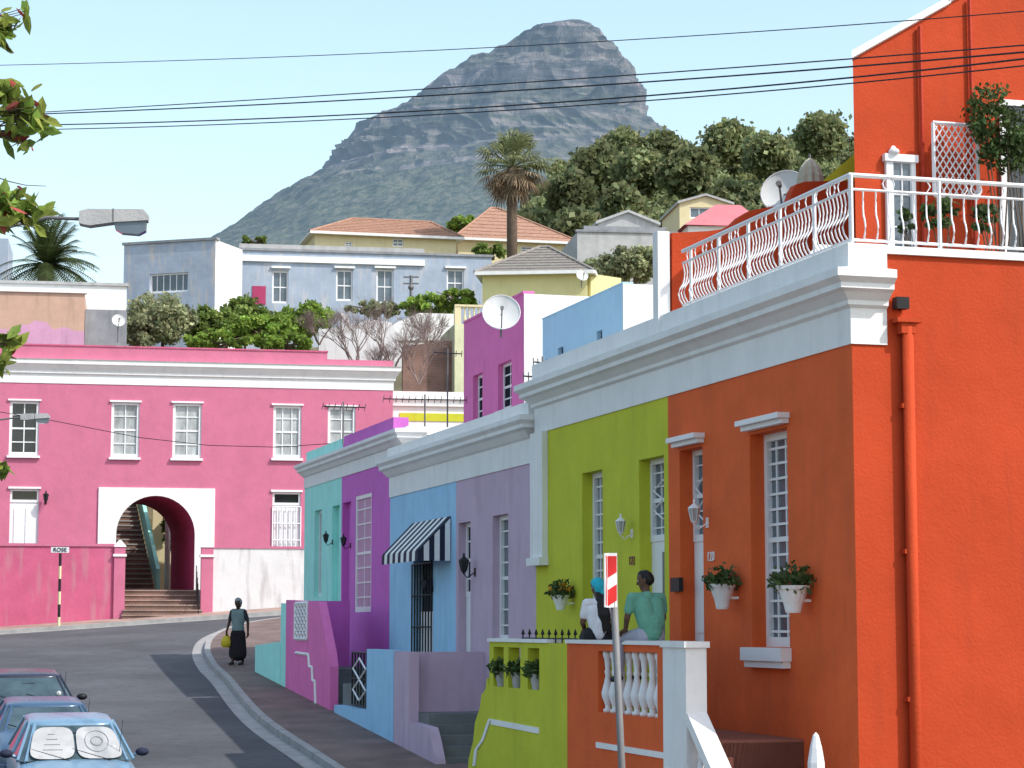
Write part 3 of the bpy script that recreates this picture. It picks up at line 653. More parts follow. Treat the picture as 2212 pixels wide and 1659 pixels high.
for i in range(len(pts)-1): bd.tube([f.w(pts[i][0],TB+.01,pts[i][1]),f.w(pts[i+1][0],TB+.01,pts[i+1][1])],.035,4)
o.p('divider_wall','purple').box(f,aP1-.1,aP1+.05,.0,TB-TT-.003,-5,f.Z(618,1298,TB))
stp=o.p('steps','step')
for i in range(6): stp.box(f,aP0+1.2-.28*(i+1),aP0+1.2-.28*i-.001,-.3,TB-TT-.01,-5,-.85-.165*(i+1))
o.done()
o=Ob('aqua_stoep'); 
o.p('front_wall','teal').box(f,aP1+.06,f.A(606,1400,TB),TB-TT,TB,-5,f.Z(612,1303,TB)); a1=f.A(550,1400,TB)
o.p('front_low_wall','teal').fpoly(f,[f.hit(605,1386,TB),f.hit(551,1394,TB),(f.hit(551,1394,TB)[0],-5),(f.hit(605,1386,TB)[0],-5)],TB-.003,TB-TT)
o.p('floor','conc').box(f,aP1+.06,a1,.0,TB-TT-.01,-5,-.7); o.done()
def planter(name,px0,px1,y0,y1,flow=False):
    o=Ob(name); xm=(px0+px1)/2; b=.2; a,zt=f.hit(xm,y0+ (y1-y0)*.42,b); zb=f.hit(xm,y1,b)[1]; w=(px1-px0)/4750*f.w(a,b,0).y*.42
    h=zt-zb; c=f.w(a,b,zb)
    o.p('urn','white').lathe(c,[(w*.36,0),(w*.40,h*.08),(w*.46,h*.3),(w*.74,h*.85),(w*.80,h*.86),(w*.86,h),(w*.66,h)],16)
    o.p('bracket','white').box(f,a-.05,a+.05,.001,b,zb+h*.4,zb+h*.5)
    e=o.done(); P=ell_pts((c.x,c.y,zt+.03),(w*1.35,w*1.2,w*.65),300,.2); P2=ell_pts((c.x,c.y,zt+.12),(w*1.1,w,w*.7),60,.6); leafobj('foliage',np.concatenate([P,P2]),.045,'leafd',e,elong=2)
    if flow: leafobj('flowers',ell_pts((c.x,c.y,zt+.1),(w*1.2,w,w*.5),60,.7),.05,'flower',e,elong=1)
    else: leafobj('flowers',ell_pts((c.x,c.y,zt+.08),(w*1.2,w,w*.5),25,.7),.035,'pinkleaf',e,elong=1)
planter('wall_planter',1518,1602,1222,1316); planter('wall_planter',1660,1766,1222,1324); planter('wall_planter',1182,1240,1262,1318,True)
def lan(px,py,mt,sc,fr=f,gm='dglass',b=0.): a,z=fr.hit(px,py,b+.28*sc); lantern('wall_lantern',fr,a,b,z,mt,sc,gm)
lan(1341,1138,'trim',.62,gm='curt'); lan(1500,1112,'trim',.66,gm='curt'); lan(1002,1222,'black',.75); lan(917,1262,'black',.6); lan(742,1170,'black',.6,F3); lan(704,1163,'black',.6,F3)
# street sign pole (near)
o=Ob('traffic_sign'); pb=Vector((1.17,22,-3.45)); pt=atY(1322,1197,22); pt.y=22
o.p('pole','steel',True).tube([pb,pt],.035,12)
fs=Fr(pt.x,pt.y,.12,.99,True); 
r=(-.33,.33,pt.z-.53,pt.z+.0)
o.p('panel','trim').box(fs,r[0],r[1],.04,.055,r[2],r[3])
for i in range(3):
    u=r[0]+.03+i*.21; hh=(r[3]-r[2]); 
    o.p('chevrons','red').fpoly(fs,[(u,r[2]+.02),(u+.1,r[2]+.02),(u+.19,r[2]+hh/2),(u+.1,r[3]-.02),(u,r[3]-.02),(u+.09,r[2]+hh/2)],.0555,.058)
    o.p('chevrons','red').fpoly(fs,[(u,r[2]+.02),(u+.1,r[2]+.02),(u+.19,r[2]+hh/2),(u+.1,r[3]-.02),(u,r[3]-.02),(u+.09,r[2]+hh/2)],.0395,.037)
ff=Fr(pt.x-.055,pt.y-.04,1,.08)
o.p('edge_plate','trim').box(ff,-.0,.105,-.01,.0,pt.z-.53,pt.z+.01); o.p('chevrons','red').fpoly(ff,[(.005,pt.z-.52),(.10,pt.z-.46),(.10,pt.z-.30),(.005,pt.z-.36)],.003,.001); o.p('chevrons','red').fpoly(ff,[(.005,pt.z-.24),(.10,pt.z-.18),(.10,pt.z-.02),(.005,pt.z-.02)],.003,.001)
o.done()
o=Ob('bollard'); c=atY(1762,1582,22.3); o.p('post','trim').lathe((c.x,c.y,-3.3),[(.09,0),(.085,c.z+3.0),(.06,c.z+3.15),(.03,c.z+3.27),(.005,c.z+3.3)],8); o.done(True)
# ---------------- pink building
PK=Fr(-17,73,.981,.195); o=Ob('pink_building')
aL=-9.; aE=PK.A(848,1000); zc0=PK.Z(300,832); zp=PK.Z(200,749)
ups=[PK.rect(x0,y0,x1,y1) for x0,x1,y0,y1 in ((20,84,866,984),(240,301,869,988),(373,435,871,990),(590,651,876,990),(708,768,879,985))]
drs=[PK.rect(20,1056,83,1215),PK.rect(588,1063,649,1215)]
zf=1.23
sur=PK.rect(211,1054,463,1275); sur=(sur[0],sur[1],zf,sur[3])
wl=o.p('walls','pink'); wl.wall(PK,aL,aE,-1,zp-.35,ups+[(d[0],d[1],zf+.05,d[3]) for d in drs]+[sur],.16)
for i,r in enumerate(ups): window(o,PK,r,-.08,2 if i!=3 else 3,4,'dglass' if i==0 else 'curt',.09,.035,pn='upper_window' if i else 'dark_window'); o.p('sills','trim').box(PK,r[0]-.06,r[1]+.06,.001,.1,r[2]-.08,r[2]-.002); o.p('sills','trim').box(PK,r[0]-.06,r[1]+.06,.001,.06,r[3]+.002,r[3]+.06)
for r in drs:
    zt=r[3]-.45; window(o,PK,(r[0],r[1],zt,r[3]),-.08,1,1,'dglass',.07,.03,False,pn='fanlight'); d=o.p('doors','trim'); d.box(PK,r[0],r[1],-.16,-.07,zf+.05,zt-.003); d.box(PK,r[0]-.06,r[1]+.06,.001,.06,r[3]+.002,r[3]+.07)
    for u in (.15,.55): 
        w=r[1]-r[0]; d.box(PK,r[0]+w*u,r[0]+w*(u+.3),-.069,-.05,zf+1.1,zt-.2)
bars(o.p('burglar_gate','trim'),PK,(drs[1][0],drs[1][1],zf,drs[1][3]-.5),.03,0,6,5,.02)
ac,zs=PK.hit(336,1155); hw=(PK.A(421)-PK.A(251))/2; za=PK.Z(336,1071); rise=za-zs
N=20; arc=[(ac+hw*math.cos(math.pi*k/N),zs+rise*math.sin(math.pi*k/N)) for k in range(N+1)]
s_=o.p('arch_surround','white'); b=.05
def outer(k):
    t=k/N
    if t<=.25: return (sur[1], zs+(sur[3]-zs)*(t/.25))
    if t>=.75: return (sur[0], zs+(sur[3]-zs)*((1-t)/.25))
    return (sur[1]+(sur[0]-sur[1])*((t-.25)/.5), sur[3])
for k in range(N):
    p,q=arc[k],arc[k+1]; P,Q=outer(k),outer(k+1)
    s_.poly([PK.w(p[0],b,p[1]),PK.w(P[0],b,P[1]),PK.w(Q[0],b,Q[1]),PK.w(q[0],b,q[1])])
s_.poly([PK.w(ac+hw,b,zf),PK.w(sur[1],b,zf),PK.w(sur[1],b,zs),PK.w(ac+hw,b,zs)]); s_.poly([PK.w(ac-hw,b,zf),PK.w(sur[0],b,zf),PK.w(sur[0],b,zs),PK.w(ac-hw,b,zs)])
for (p,q) in (((sur[0],zf),(sur[0],sur[3])),((sur[0],sur[3]),(sur[1],sur[3])),((sur[1],sur[3]),(sur[1],zf))): s_.poly([PK.w(p[0],b,p[1]),PK.w(q[0],b,q[1]),PK.w(q[0],-.1,q[1]),PK.w(p[0],-.1,p[1])])
tv=Vector((-.30,.954,0))*5.2; tn=o.p('passage','maroon')
loop=[(ac+hw,zf)]+arc+[(ac-hw,zf)]
for k in range(len(loop)-1):
    p,q=PK.w(loop[k][0],b,loop[k][1]),PK.w(loop[k+1][0],b,loop[k+1][1]); tn.poly([p,q,q+tv,p+tv])
o.p('passage_floor','brick').poly([PK.w(ac-hw,.06,zf+.01),PK.w(ac+hw,.06,zf+.01),PK.w(ac+hw,.06,zf+.01)+tv*1.7,PK.w(ac-hw,.06,zf+.01)+tv*1.7])
dpt=5.
m=o.p('walls','pink'); m.poly([PK.w(aE,0,-1),PK.w(aE,-dpt,-1),PK.w(aE,-dpt,zp-.35),PK.w(aE,0,zp-.35)])
m.poly([PK.w(aL,-dpt,zf+3.3),PK.w(aE,-dpt,zf+3.3),PK.w(aE,-dpt,zp-.35),PK.w(aL,-dpt,zp-.35)]); m.poly([PK.w(aL,-dpt,-1),PK.w(ac-hw-.9,-dpt,-1),PK.w(ac-hw-.9,-dpt,zf+3.3),PK.w(aL,-dpt,zf+3.3)]); m.poly([PK.w(ac+hw-.2,-dpt,-1),PK.w(aE,-dpt,-1),PK.w(aE,-dpt,zf+3.3),PK.w(ac+hw-.2,-dpt,zf+3.3)])
o.p('roof','lgrey').poly([PK.w(aL,-.3,zp-.5),PK.w(aE,-.3,zp-.5),PK.w(aE,-dpt,zp-.5),PK.w(aL,-dpt,zp-.5)])
zq=PK.Z(300,781); o.p('cornice','white').cornice(PK,aL,aE,[(.02,zc0),(.02,zc0+.3),(.08,zc0+.34),(.08,zc0+.42),(.2,zq-.2),(.24,zq-.16),(.24,zq-.04),(.28,zq)],.35)
m=o.p('parapet','pink'); aS=PK.A(707,760); m.box(PK,aL,aS,-.3,.02,zq+.001,zp); m.box(PK,aS+.001,aE,-.3,.02,zq+.001,zp-.24)
o.p('parapet_cap','pinkd').box(PK,aL,aS+.03,-.34,.05,zp+.001,zp+.05)
o.done()
a,z=PK.hit(99,1075,.25); lantern('wall_lantern',PK,a,0,z,'black',.8)
o=Ob('pink_boundary_wall'); bw=2.0; zw=PK.Z(120,1180,bw)
a_l,a_r=PK.A(246,1250,bw),PK.A(270,1250,bw); b_l,b_r=PK.A(434,1250,bw),PK.A(460,1250,bw)
o.p('wall','pinkd').box(PK,aL,a_l,bw-.22,bw,-1,zw); o.p('coping','pink').box(PK,aL,a_l-.001,bw-.26,bw+.04,zw+.001,zw+.09)
o.p('terrace_floor','conc').box(PK,aL,a_l,.06,bw-.23,-1,zf-.01)
def pier(x0,x1,mt,o):
    m=o.p('gate_pier',mt); m.box(PK,x0,x1,bw-.3,bw+.08,-1,zw+.0); cp=o.p('pier_cap','white'); cp.box(PK,x0-.04,x1+.04,bw-.34,bw+.12,zw-.32,zw-.24)
    xm=(x0+x1)/2; cp.hexa([PK.w(x0-.03,bw-.33,zw),PK.w(x1+.03,bw-.33,zw),PK.w(x1+.03,bw+.11,zw),PK.w(x0-.03,bw+.11,zw)]+[PK.w(xm-.03,bw-.14,zw+.22),PK.w(xm+.03,bw-.14,zw+.22),PK.w(xm+.03,bw-.08,zw+.22),PK.w(xm-.03,bw-.08,zw+.22)])
pier(a_l,a_r,'pink',o); o.done()
o=Ob('white_boundary_wall'); pier(b_l,b_r,'pink',o); aW=PK.A(760,1200,bw); o.p('wall','whitew').box(PK,b_r+.001,aW,bw-.22,bw,-1,zw-.03); o.p('coping','pink').box(PK,b_r+.001,aW,bw-.26,bw+.03,zw-.029,zw+.05); o.p('terrace_floor','conc').box(PK,b_l,aW,.06,bw-.23,-1,zf-.01); o.done()
o=Ob('brick_steps'); m=o.p('treads','brick'); nz_=o.p('nosings','pave2')
for i in range(7):
    bb_=bw-.75+.3*(i)-.3; x0=a_r-.05 if i<5 else a_r-.1; m.box(PK,x0,b_l+.05,.06,bb_,-1,zf-.003-.165*i); nz_.box(PK,x0,b_l+.05,bb_+.001,bb_+.03,zf-.045-.165*i,zf+.002-.165*i)
for i in range(5): o.p('handrail','black').tube([PK.w(b_l-.1-.0,bw-.9+.35*i,zf-.2*i),PK.w(b_l-.1,bw-.9+.35*i,zf+.8-.2*i)],.015,5)
o.done()
# stair behind arch
o=Ob('garden_stairway'); b0=atY(338,1275,80.6); b0.z=0; tvn=tv.normalized(); sd=Vector((tvn.y,-tvn.x,0)); m=o.p('treads','brick')
SF=Fr(b0.x,b0.y,sd.x,sd.y)
for i in range(24): m.box(SF,-2.6,-.05,-.3*(i+1),-.3*i,-1,zf+.19*(i+1)); o.p('nosings','conc').box(SF,-2.6,-.05,-.3*i+.001,-.3*i+.03,zf+.19*(i+1)-.05,zf+.19*(i+1)+.003)
w=o.p('balustrade','teal'); p=[SF.w(-.02,-.0,zf+.1),SF.w(-.02,-7,zf+4.6),SF.w(-.02,-7,zf+5.4),SF.w(-.02,-.0,zf+.9)]; w.prism(p,sd*.14)
o.p('retaining_wall','cream').box(SF,.13,3,-2.4,-2.2,-1,6); o.p('post','white',True).tube([SF.w(.42,-.3,zf),SF.w(.42,-.3,zf+4.5)],.10,12); o.p('left_wall','grey').box(SF,-3.0,-2.6,-7,.2,-1,7)
o.done()
P,T=crown((b0.x+.25,b0.y+1.6,zf+2.7),(.28,.4,1.3),24,45,.5); leafobj('climbing_plant',P,.11,'leaf',tones=T)
P,T=crown((b0.x-1.6,b0.y+7.5,zf+6.2),(3.5,1.5,1.8),40,100,.4); leafobj('hedge',P,.2,'leaf',tones=T)
o=Ob('street_name_sign'); p=atY(127,1345,69.6); pz=gz(p.x,p.y); 
for i in range(6): o.p('post_yellow' if i%2==0 else 'post_black','cream' if i%2==0 else 'black').tube([Vector((p.x,p.y,pz+.4*i)),Vector((p.x,p.y,pz+.4*(i+1)))],.045,8)
sf=Fr(p.x,p.y-.06,1,.05); o.p('plate','trim').box(sf,-.28,.28,-.02,.0,pz+2.42,pz+2.6); e=o.done(); text(e,'ROSE',sf,0,.01,pz+2.51,.18,'black')
# ---------------- hillside buildings
def simple_house(name,fr,x0,x1,y0,y1,depth,mt,wins=(),b=0.,side=None,topcap=None,nx=2,nz=2,gl='glass'):
    o=Ob(name); a0,a1,zz0,zz1=fr.rect(x0,y0,x1,y1,b); rs=[fr.rect(*w,b) for w in wins]
    zz0-=4
    o.p('walls',mt).wall(fr,a0,a1,zz0,zz1,rs,.18,b)
    for r in rs: window(o,fr,r,b-.12,nx,nz,gl,.08,.04)
    s=o.p('side_walls',side or mt); 
    for a in (a0,a1): s.poly([fr.w(a,b,zz0),fr.w(a,b-depth,zz0),fr.w(a,b-depth,zz1),fr.w(a,b,zz1)])
    s.poly([fr.w(a0,b-depth,zz0),fr.w(a1,b-depth,zz0),fr.w(a1,b-depth,zz1),fr.w(a0,b-depth,zz1)])
    o.p('roof','lgrey').poly([fr.w(a0,b,zz1-.05),fr.w(a1,b,zz1-.05),fr.w(a1,b-depth,zz1-.05),fr.w(a0,b-depth,zz1-.05)])
    if topcap: o.p('coping',topcap).box(fr,a0-.08,a1+.08,b-.3,b+.08,zz1+.001,zz1+.12)
    return o,(a0,a1,zz0,zz1)
c=atY(465,600,104); BL=Fr(c.x,c.y,.95,-.31)
o,_=simple_house('grey_blue_house',BL,267,465,524,655,3.0,'greyblue2',[(323,590,407,632)],side='white',topcap='grey',nx=6,nz=1); o.done()
c=atY(520,600,108); WG=Fr(c.x,c.y,.985,.17)
o,r=simple_house('grey_blue_terrace_house',WG,515,1062,548,658,6,'greyblue',[(588,585,623,655),(726,583,762,650),(813,582,850,656),(965,582,1002,640)],topcap='grey')
o.p('frieze','white').box(WG,r[0],WG.A(917,545),.001,.12,r[3]-.55,r[3]-.25); o.p('upper_parapet','lgrey').box(WG,r[0]+.02,WG.A(917,545),-.4,.0,r[3]+.13,WG.Z(700,531)); q=WG.rect(545,618,574,658); o.p('red_door','maroon').box(WG,q[0],q[1],.001,.04,q[2],q[3])
for q_ in ((590,623),(726,762),(813,850),(965,1002)):
    rr=WG.rect(q_[0],582,q_[1],652); o.p('window_ledges','white').box(WG,rr[0]-.1,rr[1]+.1,.001,.12,rr[3]+.05,rr[3]+.15)
o.done()
o=Ob('utility_pole'); p=atY(888,600,100); o.p('pole','steel').tube([p+Vector((0,0,.1)),p-Vector((0,0,3))],.08,6); 
for k in (0,.3): o.p('crossarms','steel').box(Fr(p.x,p.y,1,0),-.35,.35,-.05,.05,p.z-k,p.z-k+.06)
o.p('crossarms','steel').sphere(p+Vector((.0,0,-.45)),.14,6); o.done()
def hip(name,fr,x0,x1,yb,ye,yr,xr0,xr1,depth,wm,rm,wins=(),ov=.35,gl='glass'):
    o=Ob(name); a0,a1,z0,z1=fr.rect(x0,ye,x1,yb); rs=[fr.rect(*w) for w in wins]
    o.p('walls',wm).wall(fr,a0,a1,z0-4,z1,rs,.15)
    for r in rs: window(o,fr,r,-.1,2,2,gl,.07,.04)
    s=o.p('walls',wm)
    for a in (a0,a1): s.poly([fr.w(a,0,z0-4),fr.w(a,-depth,z0-4),fr.w(a,-depth,z1),fr.w(a,0,z1)])
    s.poly([fr.w(a0,-depth,z0-4),fr.w(a1,-depth,z0-4),fr.w(a1,-depth,z1),fr.w(a0,-depth,z1)])
    A,B_=a0-ov,a1+ov; mb=-depth/2; r0=fr.hit(xr0,yr,mb)[0]; r1,zr=fr.hit(xr1,yr,mb)
    R0,R1=fr.w(r0,mb,zr),fr.w(r1,mb,zr); c=[fr.w(A,ov,z1),fr.w(B_,ov,z1),fr.w(B_,-depth-ov,z1),fr.w(A,-depth-ov,z1)]
    m=o.p('roof',rm); m.poly([c[0],c[1],R1,R0]); m.poly([c[1],c[2],R1]); m.poly([c[2],c[3],R0,R1]); m.poly([c[3],c[0],R0])
    rb=o.p('tile_courses',rm)
    for k in range(1,9):
        t=k/9; P0,P1=c[0].lerp(R0,t),c[1].lerp(R1,t); rb.tube([P0+Vector((0,0,.01)),P1+Vector((0,0,.01))],.035,4); P2=c[2].lerp(R1,t); rb.tube([P1+Vector((0,0,.01)),P2+Vector((0,0,.01))],.035,4)
    for (u,v) in ((c[0],R0),(c[1],R1),(R0,R1)): rb.tube([u,v],.09,5)
    o.p('gutter','white').box(fr,A,B_,ov+.001,ov+.1,z1-.14,z1+.01); o.p('soffit','white').box(fr,A,B_,-depth-ov,ov,z1-.1,z1-.004)
    o.p('gutter','white').box(Fr(*fr.w(B_,0,0).xy,-fr.n[0],-fr.n[1],False),-ov,depth+ov,.001,.1,z1-.14,z1+.01)
    o.done()
c=atY(700,520,128); Y1=Fr(c.x,c.y,.97,.24)
hip('yellow_hip_roof_house',Y1,680,985,552,508,480,760,930,6,'cream','terra',[(848,515,872,533),(745,522,762,534)])
c=atY(990,520,134); Y2=Fr(c.x,c.y,.97,.24)
hip('yellow_hip_roof_house',Y2,990,1240,560,520,450,1060,1075,9,'cream','terra',[(1125,532,1150,545)])
c=atY(1270,600,93); Y3=Fr(c.x,c.y,.96,-.10)
hip('yellow_cottage',Y3,1042,1268,660,588,534,1165,1185,6.5,'yellow','slate',[],.3)
c=atY(1275,600,93.2); Y4=Fr(c.x,c.y,.75,.66); o,_=simple_house('yellow_cottage_annexe',Y4,1276,1342,596,660,3,'yellow',[]); o.done()
FG=Fr(*atY(1245,550,118).xy,.99,.12)
o,_=simple_house('grey_flat_house',FG,1247,1462,503,610,6,'lgrey',topcap='grey'); o.p('upper_parapet','grey').box(FG,FG.A(1262,495),FG.A(1440,495),-.5,-.05,FG.Z(1350,503),FG.Z(1350,489)); o.done()
def gable(name,fr,x0,x1,yb,ye,yr,depth,wm,rm,wins=()):
    o=Ob(name); a0,a1,z0,z1=fr.rect(x0,ye,x1,yb); am=(a0+a1)/2; zr=fr.Z((x0+x1)/2,yr); z0-=4
    o.p('walls',wm).wall(fr,a0,a1,z0,z1,[fr.rect(*w) for w in wins],.15)
    for w in wins: window(o,fr,fr.rect(*w),-.1,3,1,'glass',.07,.04)
    o.p('walls',wm).poly([fr.w(a0,0,z1),fr.w(a1,0,z1),fr.w(am,0,zr)])
    for a in (a0,a1): o.p('walls',wm).poly([fr.w(a,0,z0),fr.w(a,-depth,z0),fr.w(a,-depth,z1),fr.w(a,0,z1)])
    m=o.p('roof',rm); v=fr.w(0,-depth,0)-fr.w(0,.2,0)
    for s in (1,-1):
        e=(a1+.15) if s>0 else (a0-.15); m.prism([fr.w(e,.2,z1-.06),fr.w(am,.2,zr+.02),fr.w(am,.2,zr+.16),fr.w(e,.2,z1+.1)],v)
    o.done()
gable('grey_gable_house',Fr(*atY(1285,480,122).xy,.99,.12),1292,1420,500,484,460,6,'lgrey','lgrey')
gable('cream_gable_house',Fr(*atY(1465,450,140).xy,.99,.12),1468,1580,500,440,424,6,'cream','lgrey',[(1490,448,1552,472)])
c=Fr(*atY(1480,470,130).xy,.99,.12); o=Ob('pink_roof_house'); a0,z0=c.hit(1478,485); a1=c.hit(1660,485)[0]; zr=c.Z(1600,443,-3); m=o.p('roof','pinkroof'); m.poly([c.w(a0,0,z0),c.w(a1,0,z0),c.w(a1-1.,-3,zr),c.w(a0+2.6,-3,zr)]); m.poly([c.w(a0,-6,z0),c.w(a1,-6,z0),c.w(a1-1.,-3,zr),c.w(a0+2.6,-3,zr)]); m.poly([c.w(a0,0,z0),c.w(a0+2.6,-3,zr),c.w(a0,-6,z0)]); o.p('walls','white').box(c,a0+.3,a1-.3,-5.7,-.3,z0-5,z0-.01); o.done()
# left group
LG=Fr(*atY(0,680,81).xy,.985,.17)
o,r=simple_house('tan_house',LG,-300,182,628,760,5,'tan',topcap='white'); o.p('mauve_patch','mauve').fpoly(LG,[LG.hit(x,y,.004) for x,y in ((-20,708),(20,712),(45,700),(60,702),(75,692),(100,696),(115,712),(140,706),(160,714),(182,716),(182,760),(-20,760))],.004,.002); o.done()
LW=Fr(*atY(0,680,86).xy,.985,.17); o,_=simple_house('white_flat_house',LW,-100,272,614,760,5,'white',topcap='lgrey'); o.done()
o,_=simple_house('grey_cement_house',Fr(*atY(200,700,82).xy,.985,.17),183,273,669,760,3,'grey'); o.done()
o,_=simple_house('dark_grey_house',Fr(*atY(0,600,95).xy,.985,.17),-200,16,512,660,4,'greyblue'); o.done()
WF=Fr(*atY(800,720,88).xy,.985,.17)
o=Ob('white_ruined_wall'); o.p('wall','whitew').pxpoly(WF,[(688,712),(735,706),(737,676),(748,678),(760,700),(800,690),(845,696),(850,705),(862,740),(975,742),(975,800),(690,800)],0,.3); o.done(True)
o=Ob('white_garden_wall'); o.p('wall','white').pxpoly(WF,[(850,700),(905,676),(980,678),(980,735),(850,735)],-2,.3); o.done(True)
o=Ob('brick_boundary_wall'); o.p('wall','brick').pxpoly(Fr(*atY(905,800,84).xy,.985,.17),[(870,748),(975,735),(1000,850),(870,850)],0,.3); o.done(True)
WL=Fr(*atY(900,870,78).xy,.985,.17)
o=Ob('white_flat_roof_house'); r=WL.rect(845,846,1010,960); o.p('walls','white').box(WL,r[0],r[1]+3,-3,0,r[2]-3,r[3]); q=WL.Z(930,893); o.p('lime_band','green').box(WL,r[0]+.3,r[1]+3,.001,.03,q-.28,q); 
for k in (862,875): z=WL.Z(930,k); o.p('mouldings','white').box(WL,r[0],r[1]+3,.001,.1,z-.05,z)
o.done()
YB=Fr(*atY(990,700,83.5).xy,.985,.17); o=Ob('pale_yellow_house'); r=YB.rect(982,700,1042,900); M['paley']=mat('pale_yellow_plaster',(.58,.58,.38),stain=.4); o.p('walls','paley').box(YB,r[0],r[1]+2,-4,0,r[2]-2,r[3]); m=o.p('balustrade','cream'); zt=YB.Z(1010,658)
m.box(YB,r[0],r[1]+1,-.2,.02,zt-.08,zt); m.box(YB,r[0],r[0]+.25,-.2,0,r[3],zt-.081)
for i in range(7): balus(m,YB.w(r[0]+.4+i*.18,-.08,r[3]),zt-.08-r[3],.8)
o.done()
def antenna(name,px,y0,y1,Y,w,n=5):
    o=Ob(name); m=o.p('mast','steel'); p=atY(px,y0,Y); q=atY(px,y1,Y); m.tube([p,Vector((p.x,p.y,q.z))],.02,5)
    e=o.p('elements','black'); L=w/4750*Y; a=p-Vector((L/2,0,.1)); b=p+Vector((L/2,.3,-.1)); e.tube([a,b],.014,4)
    for i in range(n): c=a.lerp(b,i/(n-1)); e.tube([c-Vector((0,.25,.10)),c+Vector((0,.25,.10))],.009,4)
    o.done()
antenna('tv_antenna',967,752,935,52,60,6); antenna('tv_antenna',918,852,960,50,180,14); antenna('tv_antenna',742,868,960,50,90,8); antenna('tv_antenna',1158,800,900,38,55,6); antenna('tv_antenna',1172,770,850,40,40,5)
# ---------------- vegetation on the slope
def T_(name,px,py,Y,r,mt,h=None,**k):
    p=atY(px,py,Y); h=h or (r[2]*2+1); return tree(name,(p.x,p.y,p.z-h+r[2]),h,r,mt,**k)
T_('olive_tree',345,690,88,(1.55,1.4,1.15),'leafg',nclump=80,nleaf=110,size=.11,cr=.26)
T_('shrub_tree',300,715,87,(.9,.9,.7),'leafg',nclump=30,nleaf=100,size=.11)
T_('garden_tree',440,705,90,(.9,.9,.9),'leaf',nclump=34,nleaf=100,size=.12)
T_('garden_tree',525,690,94,(1.3,1.1,1.0),'leaf',nclump=40,nleaf=110,size=.13,cr=.27)
T_('garden_tree',560,715,88,(1.7,1.2,.75),'leafb',nclump=60,nleaf=110,size=.11)
T_('garden_tree',660,690,92,(1.3,1.2,.8),'leafb',nclump=46,nleaf=100,size=.11)
T_('garden_tree',470,738,86,(1.6,1.2,.45),'leafb',nclump=34,nleaf=100,size=.11)
T_('garden_tree',620,742,86,(1.3,1.2,.35),'leafb',nclump=30,nleaf=100,size=.11)
T_('garden_tree',930,665,98,(1.6,1.2,.6),'leafb',nclump=40,nleaf=100,size=.12)
T_('garden_tree',985,645,96,(1.2,1.,.45),'leafb',nclump=30,nleaf=100,size=.12)
T_('garden_tree',805,668,100,(1.6,1.2,.35),'leafg',nclump=26,nleaf=90,size=.14)
T_('garden_tree',1365,570,100,(1.6,1.2,1.0),'leafg',nclump=60,nleaf=100,size=.13,cr=.26)
T_('garden_tree',1290,590,104,(1.0,1.,.7),'leafg',nclump=26,nleaf=90,size=.14)
T_('garden_tree',1055,545,118,(1.0,1.,.5),'leaf',nclump=20,nleaf=90,size=.16)
T_('garden_tree',1000,485,140,(1.2,1.,.6),'leafb',nclump=24,nleaf=90,size=.17)
T_('garden_tree',548,522,125,(.9,.8,.35),'leaf',nclump=12,nleaf=80,size=.17)
def bare(name,px,pyb,Y,h,seed):
    rnd=random.Random(seed); o=Ob(name); m=o.p('branches','twig'); p=atY(px,pyb,Y)
    def br(p,d,L,r,k):
        q=p+d*L; mid=(p+q)/2+Vector((rnd.uniform(-1,1),rnd.uniform(-1,1),rnd.uniform(-1,1)))*L*.07; m.tube([p,mid,q],r,4,r*.65)
        if k==0: return
        for i in range(3 if k>1 else 4):
            nd=(d+Vector((rnd.uniform(-1,1),rnd.uniform(-1,1),rnd.uniform(-.5,.9)))*.62).normalized(); br(p.lerp(q,rnd.uniform(.55,1)),nd,L*rnd.uniform(.62,.85),r*.55,k-1)
    for i in range(4): br(p,Vector((rnd.uniform(-.7,.7),rnd.uniform(-.3,.3),1)).normalized(),h*.32,.04,5)
    o.done()
bare('bare_tree',770,800,84,3.0,1); bare('bare_tree',850,800,83,3.0,2); bare('bare_tree',905,830,80,2.6,3); bare('bare_tree',690,745,86,1.6,4); bare('bare_tree',930,770,85,2.2,5); bare('bare_tree',820,840,80,2.0,6)
# distant tree mass: rounded crowns of differing tone
P=[];T=[]
sil=[(1150,440),(1175,370),(1200,345),(1250,312),(1320,298),(1400,303),(1470,318),(1490,292),(1550,268),(1600,272),(1650,305),(1690,296),(1740,270),(1800,255),(1850,248),(1950,250)]
sx=[a for a,b in sil]; sy=[b for a,b in sil]
for i in range(200):
    px=rng.uniform(1150,1930); top=np.interp(px,sx,sy); lim=470
    q=rng.random()**.8; py=top+24+(lim-top)*q; Y=270-110*q+rng.uniform(-8,8)
    c=atY(px,py,Y); R=rng.uniform(20,42)/4750*Y
    if top+30> py-5: R=min(R,26/4750*Y)
    a,t=crown((c.x,c.y,c.z),(R,R,R*.85),24,50,.36); P.append(a); T.append(t*(.7+.75*rng.random()))
for (px,py,rp,Y,tn) in ((1285,385,60,190,.9),(1380,390,58,185,1.05),(1480,395,62,180,.9),(1565,330,58,215,1.15),(1650,360,60,200,1.15),(1230,440,48,170,.7),(1340,460,40,165,.95),(1760,310,58,220,1.2),(1340,340,50,215,1.),(1430,345,50,215,.9)):
    c=atY(px,py,Y); R=rp/4750*Y; a,t=crown((c.x,c.y-4,c.z),(R,R,R*.85),70,65,.24); P.append(a); T.append(t*tn)
P=np.concatenate(P)+rng.normal(size=(sum(len(x) for x in P),3))*.28; T=np.concatenate(T); leafobj('distant_trees',P,.36,'leaff',tones=T,elong=1.5)
